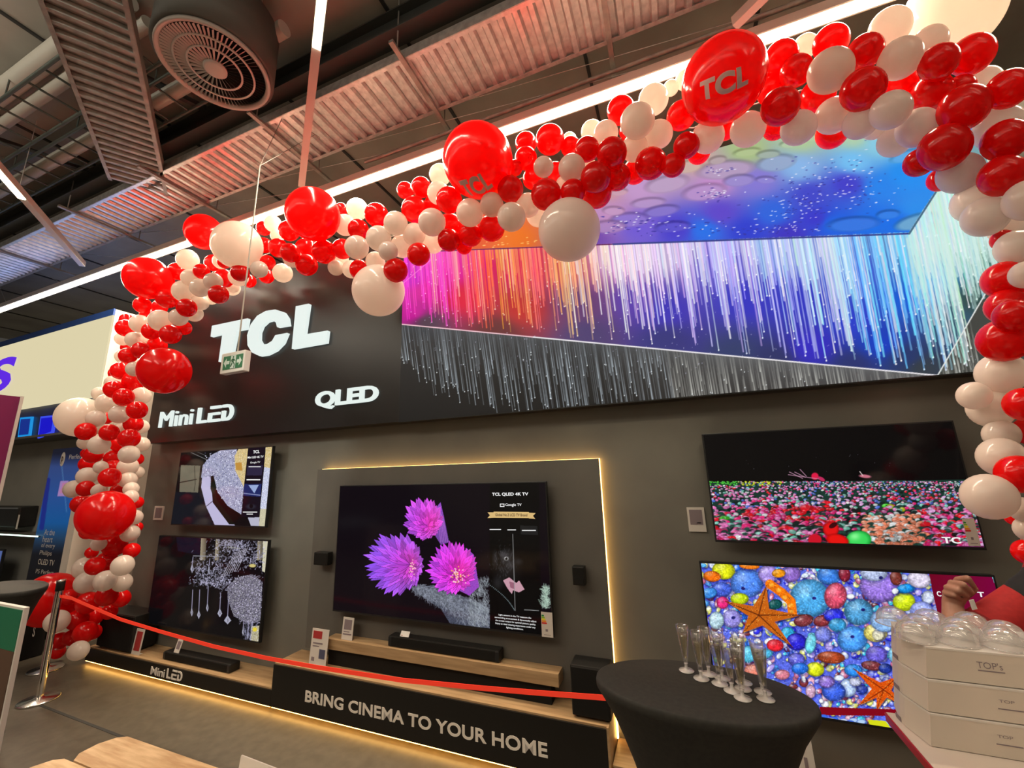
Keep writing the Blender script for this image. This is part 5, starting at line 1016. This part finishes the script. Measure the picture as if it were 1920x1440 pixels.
nbc.line(116, 875, 125, 960, 1.5, (90, 140, 190), .7); nbc.line(90, 900, 78, 990, 9, (22, 30, 125), .8); nbc.poly([(114, 902), (129, 902), (124, 931), (108, 931)], (165, 130, 190)); nbc.poly([(117, 905), (125, 905), (120, 925), (112, 925)], (200, 120, 150), .7)
nbc.build('printed_face', screen_mat('backlit_print', .8, .35), bn); MB().box(nbc.x0, nbc.x1, YB2+.001, YB2+.02, nbc.z0, nbc.z1).build('backing', M['matt_black'], bn)
MB().box(nbc.x0, nbc.x1, YB2+.002, YB2+.06, 0, .349).build('foot', M['matt_black'], bn)
def btext(s, x0, x1, yb, h, b=0):
    wall_text('banner_text', s, (x0, yb+1), (x1, yb), (x0+2, yb-h), YB2-.002, M['card'], bn, b)
btext('At the', 82, 102, 1003, 10); btext('heart', 79, 98, 1016, 10); btext('of every', 76, 102, 1029, 10); btext('Philips', 73, 96, 1043, 10); btext('OLED TV', 70, 101, 1059, 9.5, .01); btext('P5 Perfect', 66, 100, 1076, 7); btext('Perfect', 129, 155, 860, 8)
cc = bp(118, 861); MB().lathe([(0, 0), (.052, 0), (.052, .006), (0, .006)], (0, 0, 0), 28)
dk = MB(); dk.prism([(cc[0]+.055*math.cos(k*math.pi/14), YB2-.003, cc[2]+.095*math.sin(k*math.pi/14)) for k in range(28)], (0, .001, 0)).build('round_emblem', M['card'], bn)
v, f = text_mesh('p', .04); MB().add([(cc[0]-.028+x*.09, YB2-.005, cc[2]-.06+y*.13) for x, y in v], f).build('emblem_letter', M['brown'], bn)
# lit shelf edge and dark set of the neighbour
t = thing('lit_shelf', 'thin glass shelf edge glowing white at the far left', 'shelf', (-9, 2.9, 1.5)); zz_ = onY(40, 1002, 2.9)[2]
MB().box(-12.5, bp(76, 1003)[0], 2.88, 3.14, zz_-.02, zz_-.004).build('board', M['panel'], t); MB().box(-12.5, bp(76, 1003)[0], 2.876, 2.882, zz_-.018, zz_-.002).build('light_strip', emis('cool_strip', L(195, 225, 210), 3.5), t)
a, b2 = onY(0, 950, 2.95), onY(28, 990, 2.95); t = thing('display_device', 'dark boxy device with a bright upper rim on the grey wall, far left', 'device', (a[0], 2.98, b2[2])); MB().box(-10.3, b2[0], 2.95, 3.148, b2[2], a[2], .02).build('housing', M['black'], t); MB().box(b2[0]+.02, b2[0]+.06, 2.949, 2.953, onY(30, 992, 2.95)[2], onY(33, 965, 2.95)[2]).build('label_strip', M['card'], t)
MB().box(-10.3, b2[0]-.02, 2.944, 2.95, a[2]-.03, a[2]-.01).build('bright_rim', M['chrome'], t)
a, b2 = onY(0, 1030, 2.9), onY(18, 1090, 2.9); t = thing('demo_screen', 'small bluish screen at the far left edge below the glowing shelf', 'screen', (a[0], 2.93, b2[2])); MB().box(-10.3, a[0]+.10, 2.9, 2.93, b2[2]-.2, a[2], .004).build('bezel', M['bezel'], t); MB().box(-10.28, a[0]+.08, 2.897, 2.9, b2[2]-.18, a[2]-.02).build('screen', emis('bluish', L(85, 105, 165), .8), t)
# purple banner, price totem
t = thing('tall_panel', 'plain purple panel with a pale edge at the left edge of the picture', 'banner', (-5.68, 1.4, 2.6)); Xb = -5.68
MB().box(Xb-.03, Xb, .9, 1.795, 0, 2.625).build('panel', M['magenta'], t); MB().box(Xb-.032, Xb+.012, 1.78, 1.80, 0, 2.63).build('edge_strip', M['white_plastic'], t)
MB().box(Xb-.10, Xb+.06, .95, 1.75, 0, .02).build('foot', M['black'], t)
YT = 1.2; tr_ = onY(46, 1140, YT); gz = onY(35, 1224, YT)[2]; t = thing('price_totem', 'upright board, green above and brown below, at the lower left corner', 'sign', (tr_[0]-.25, YT, 0))
MB().box(tr_[0]-.5, tr_[0], YT, YT+.02, .02, tr_[2], .002).build('frame', M['white_plastic'], t)
MB().box(tr_[0]-.495, tr_[0]-.012, YT-.003, YT, gz, tr_[2]-.012).build('green_field', M['green'], t); MB().box(tr_[0]-.495, tr_[0]-.012, YT-.003, YT, .04, gz-.001).build('brown_field', M['brown'], t)
MB().box(tr_[0]-.45, tr_[0]-.05, YT-.12, YT+.16, 0, .02, .004).build('foot', M['black'], t)
t = thing('dark_unit', 'low black unit with a small pale mark behind the left round table', 'unit', (-7.3, 2.5, 0)); MB().box(-9.5, -6.62, 2.40, 2.66, 0, .42, .01).build('body', M['matt_black'], t); a = onY(66, 1184, 2.399)
v, f = text_mesh('S', .02); MB().add([(a[0]-.04+x*.10, 2.398, a[2]-.05+y*.13) for x, y in v], f).build('pale_mark', M['card'], t)
# ================================================================== person at the right edge
def pt(x, y, Y): return tuple(onY(x, y, Y))
def capsules(segs, name, mat, parent, voxel=.012, smooth=6, sub=True):
    """one continuous skin grown around tapered limbs"""
    b = MB()
    for (p, r0, q, r1) in segs:
        p, q = Vector(p), Vector(q); d = (q-p); l = d.length; d.normalize(); pts = []; rr = []
        for k in range(5): a = math.pi/2*(1-k/4); pts.append(p-d*r0*math.sin(a)); rr.append(max(.0008, r0*math.cos(a)))
        for k in range(1, 5): a = math.pi/2*k/4; pts.append(q+d*r1*math.sin(a)); rr.append(max(.0008, r1*math.cos(a)))
        pts.insert(5, q); rr.insert(5, r1); 
        b.tube(pts, 0, 16, True, rr)
    o = b.build(name, mat, parent); m = o.modifiers.new('r', 'REMESH'); m.mode = 'VOXEL'; m.voxel_size = voxel; m.use_smooth_shade = True
    s = o.modifiers.new('s', 'SMOOTH'); s.factor = .5; s.iterations = smooth
    dg = bpy.context.evaluated_depsgraph_get(); me = bpy.data.meshes.new_from_object(o.evaluated_get(dg)); o.modifiers.clear(); o.data = me
    return o
M['skin'] = noisy('skin', (.36, .17, .11, 1), (.42, .21, .14, 1), nscale=30, rough=.5)
M['shirt'] = noisy('red_polo_cloth', (.34, .008, .008, 1), (.40, .012, .010, 1), nscale=80, rough=.75)
M['vest'] = bsdf('black_vest_cloth', (.010, .010, .011, 1), .8)
M['hair'] = noisy('dark_hair', (.02, .012, .008, 1), (.04, .025, .015, 1), scale=(30, 30, 3), nscale=10, rough=.6)
M['trousers'] = bsdf('dark_trousers', (.02, .02, .024, 1), .8)
YH = 2.0
wr = Vector(pt(1785, 1132, YH)); el = Vector(pt(1806, 1212, YH-.06)); shd = Vector(pt(1926, 1130, YH+.04))
cxp = shd.x+.17; base = (cxp, 2.02, 0); pe = thing('person', 'person in red polo and black vest, fist raised behind the white boxes', 'person', base)
def hp(x, y, dy=0): return Vector(pt(x, y, YH+dy))
MC = [hp(1797, 1087, -.015), hp(1785, 1093, -.028), hp(1777, 1102, -.030), hp(1774, 1112, -.024)]
PI_ = [hp(1814, 1084, -.05), hp(1806, 1096, -.066), hp(1797, 1107, -.064), hp(1789, 1116, -.052)]
TI = [hp(1826, 1100, -.030), hp(1821, 1110, -.042), hp(1812, 1118, -.040), hp(1800, 1123, -.034)]
segs = [(wr, .026, Vector(pt(1790, 1118, YH-.005)), .030), (el, .040, el.lerp(wr, .35), .043), (el.lerp(wr, .35), .043, wr, .026)]
pc = Vector(pt(1790, 1112, YH+.010))
for i in range(4):
    r = [.0100, .0105, .0098, .0085][i]
    segs += [(pc, .020, MC[i], .0112), (MC[i], .0108, PI_[i], r*.98), (PI_[i], r*.96, TI[i], r*.80)]
segs += [(pc, .022, hp(1806, 1118, .012), .016), (hp(1806, 1118, .012), .014, hp(1818, 1112, .004), .0115), (hp(1818, 1112, .004), .0112, hp(1828, 1104, -.012), .0092)]
nk = Vector((cxp, 2.03, 1.50)); hd = Vector((cxp+.02, 2.0, 1.66)); sh2 = Vector((cxp+.18, 2.06, shd.z))
hipl, hipr = Vector((cxp-.09, 2.03, .92)), Vector((cxp+.09, 2.03, .92))
body = segs+[(shd, .048, el, .042), (shd, .055, nk, .055), (sh2, .055, nk, .055), (nk+Vector((0, 0, -.03)), .055, nk+Vector((0, -.01, .09)), .054), (Vector((cxp, 2.03, 1.36)), .145, Vector((cxp, 2.03, 1.0)), .13),
    (hd+Vector((0, .01, -.02)), .083, hd+Vector((0, .005, .045)), .092), (hd+Vector((0, -.035, -.07)), .045, hd+Vector((0, -.02, .0)), .075), (hd+Vector((0, -.10, -.008)), .012, hd+Vector((0, -.085, .035)), .010),
    (hd+Vector((-.088, .015, -.015)), .014, hd+Vector((-.092, .02, .018)), .016), (hd+Vector((.088, .015, -.015)), .014, hd+Vector((.092, .02, .018)), .016), (hd+Vector((-.018, -.083, -.048)), .008, hd+Vector((.018, -.083, -.048)), .008),
    (sh2, .05, Vector((cxp+.26, 2.02, 1.12)), .042), (Vector((cxp+.26, 2.02, 1.12)), .04, Vector((cxp+.22, 1.90, .92)), .028), (Vector((cxp+.22, 1.90, .92)), .026, Vector((cxp+.215, 1.87, .84)), .022),
    (hipl, .09, Vector((cxp-.10, 2.0, .50)), .062), (Vector((cxp-.10, 2.0, .50)), .06, Vector((cxp-.10, 2.03, .09)), .04), (hipr, .09, Vector((cxp+.10, 2.0, .50)), .062), (Vector((cxp+.10, 2.0, .50)), .06, Vector((cxp+.10, 2.03, .09)), .04), (hipl+Vector((0, 0, .05)), .10, hipr+Vector((0, 0, .05)), .10)]
for k in range(4): body.append((Vector((cxp+.205+.012*k, 1.865, .83)), .010, Vector((cxp+.195+.016*k, 1.855, .765-.004*(k == 1))), .008))
capsules(body, 'body', M['skin'], pe, .0036, 2)
u_arm = shd.lerp(el, .66)
capsules([(shd+Vector((.01, 0, .0)), .072, u_arm, .068), (shd, .066, nk+Vector((0, 0, -.05)), .058), (sh2, .07, nk+Vector((0, 0, -.05)), .062), (sh2, .07, sh2+Vector((.06, -.02, -.22)), .062), (Vector((cxp, 2.03, 1.36)), .158, Vector((cxp, 2.03, .98)), .150), (Vector((cxp-.04, 2.03, 1.4)), .11, Vector((cxp+.04, 2.03, 1.4)), .11)], 'red_polo_shirt', M['shirt'], pe, .008, 8)
v1 = u_arm; v0 = shd.lerp(el, .62); dd = (v1-v0).normalized()
MB().tube([v0+dd*.008, v0+dd*.028], .0712, 32, False).build('sleeve_band', bsdf('dark_red_band', (.2, .006, .006, 1), .8), pe)
capsules([(Vector((cxp-.03, 2.03, 1.33)), .150, Vector((cxp-.02, 2.03, 1.0)), .168), (Vector((cxp+.05, 2.03, 1.33)), .15, Vector((cxp+.03, 2.03, 1.0)), .165), (shd+Vector((.02, -.012, .006)), .082, nk+Vector((-.02, 0, -.07)), .074), (sh2+Vector((-.045, 0, .004)), .079, nk+Vector((.03, 0, -.07)), .072)], 'black_vest', M['vest'], pe, .009, 8)
capsules([(hipl, .10, Vector((cxp-.10, 2.0, .50)), .078), (Vector((cxp-.10, 2.0, .50)), .076, Vector((cxp-.10, 2.03, .08)), .062), (hipr, .10, Vector((cxp+.10, 2.0, .50)), .078), (Vector((cxp+.10, 2.0, .50)), .076, Vector((cxp+.10, 2.03, .08)), .062), (hipl+Vector((0, 0, .06)), .112, hipr+Vector((0, 0, .06)), .112)], 'trousers', M['trousers'], pe, .01, 6)
capsules([(hd+Vector((0, .03, .02)), .092, hd+Vector((0, .0, .062)), .090), (hd+Vector((-.02, -.05, .09)), .035, hd+Vector((.03, -.045, .09)), .035)], 'hair', M['hair'], pe, .008, 6)
for s in (-1, 1):
    capsules([(Vector((cxp+.1*s, 2.06, .05)), .045, Vector((cxp+.1*s, 1.90, .04)), .038)], 'shoe', M['black'], pe, .01, 4)
    MB().lathe([(0, -.011), (.006, -.009), (.0105, 0), (.006, .009), (0, .011)], tuple(hd+Vector((.032*s, -.083, .004))), 14).build('eye', M['card_bright'], pe)
    MB().lathe([(0, -.005), (.004, -.003), (.005, 0), (.004, .003), (0, .005)], tuple(hd+Vector((.032*s, -.0905, .004))), 12).build('iris', M['brown'], pe)
lb = hp(1828, 1128, -.08); 
MB().prism([pt(1818, 1126, YH-.10), pt(1826, 1124, YH-.10), pt(1833, 1142, YH-.10), pt(1824, 1144, YH-.10)], (0, .004, 0)).build('sleeve_badge', M['card'], pe)
# ================================================================== reflected surroundings behind the viewer and light
rf = thing('reflected_sign', 'grey display board with pale lettering standing behind the viewer, mirrored in the cactus set', 'sign', (-4.9, -2.6, 0))
def mir(x, y, Ym=2.80, Yt=-2.6):
    P = onY(x, y, Ym); d = ray(x, y); d = np.array([d[0], -d[1], d[2]]); return P+d*((Yt-P[1])/d[1])
def mtext(s, xl, xr, yb, yt, mat):
    a, b = mir(xl, yb), mir(xr, yb); t_ = mir(xl, yt); v, f = text_mesh(s, .03); w, h = v.max(0)
    MB().add([(b[0]+x/w*(a[0]-b[0]), -2.6+.012, a[2]+y/h*(t_[2]-a[2])) for x, y in v], f).build('lettering', mat, rf)
M['dimletter'] = emis('dim_lit_letter', (.8, .85, .85, 1), .5)
p_a, p_b = mir(637, 1147), mir(760, 910)
MB().box(min(p_a[0], p_b[0])-.5, max(p_a[0], p_b[0])+.3, -2.65, -2.6, 0, p_b[2]+.1).build('board', M['beam'], rf)
mtext('ambilight', 628, 706, 988, 968, M['dimletter']); mtext('Experience', 560, 700, 1082, 1058, M['dimletter'])
w = bpy.data.worlds.new('world'); S.world = w; w.use_nodes = True; w.node_tree.nodes['Background'].inputs[0].default_value = (1, .92, .8, 1); w.node_tree.nodes['Background'].inputs[1].default_value = .05
def area(name, loc, rot, sx, sy, power, col, parent=None):
    l = bpy.data.lights.new(name, 'AREA'); l.shape = 'RECTANGLE'; l.size = sx; l.size_y = sy; l.energy = power; l.color = col; o = bpy.data.objects.new(name, l); COL.objects.link(o); o.location = loc; o.rotation_euler = rot; return o
def spot(name, loc, tgt, power, col, ang, blend=.5, rad=.03):
    l = bpy.data.lights.new(name, 'SPOT'); l.energy = power; l.color = col; l.spot_size = math.radians(ang); l.spot_blend = blend; l.shadow_soft_size = rad
    o = bpy.data.objects.new(name, l); COL.objects.link(o); o.location = loc; o.rotation_euler = (Vector(tgt)-Vector(loc)).to_track_quat('-Z', 'Y').to_euler(); return o
# the line of light shines down and back on to the ceiling; a lamp body runs along the same profile
area('line_lamp', (-3.5, 2.81, 4.73), (0, 0, 0), 14, .10, 800, (1, .82, .60))

for i, (p, a_, e_, c_) in enumerate([((-1.2, -.6, 4.6), (575, 900), 130, (.95, 1, .92)), ((.9, -.6, 4.6), (1185, 815), 60, (1, .86, .62)), ((-4.6, -.8, 4.6), (560, 1010), 60, (.95, 1, .92))]):
    q_ = onY(*a_, YW); t = thing('track_spotlight', 'small ceiling spotlight behind the viewer aimed at the display wall', 'light', p, 'ceiling spotlights aimed at the display wall')
    dv_ = (Vector(q_)-Vector(p)).normalized(); MB().tube([Vector(p)-dv_*.16, Vector(p)-dv_*.02], .045, 20).build('housing', M['black'], t); MB().tube([Vector(p)-dv_*.12, (p[0], p[1], 5.6)], .008, 8).build('stem', M['black'], t)
    spot('track_lamp', p, q_, e_*2.2, c_, 15, .8, .02)
for x, y, e_ in [(-2.6, -1.6, 62), (.6, -1.4, 20), (3.4, -.4, 8), (-5.6, -1.2, 80)]:  # added fill lamps: one shines down, one up to brighten the ceiling
    area('added_aisle_fill', (x, y, 4.70), (0, 0, math.atan2(-.56, .83)), 3, .08, e_, (1, .9, .76)); area('added_ceiling_fill', (x, y, 4.80), (math.pi, 0, 0), 3, .08, 60+e_, (1, .93, .80))
for p in ((-5.6, 1.6, 4.70), (-1.9, 1.5, 4.70)): area('pendant_lamp', p, (0, 0, math.atan2(.616, -.788)), 2.2, .06, 45, (1, .88, .70))
"""
"""
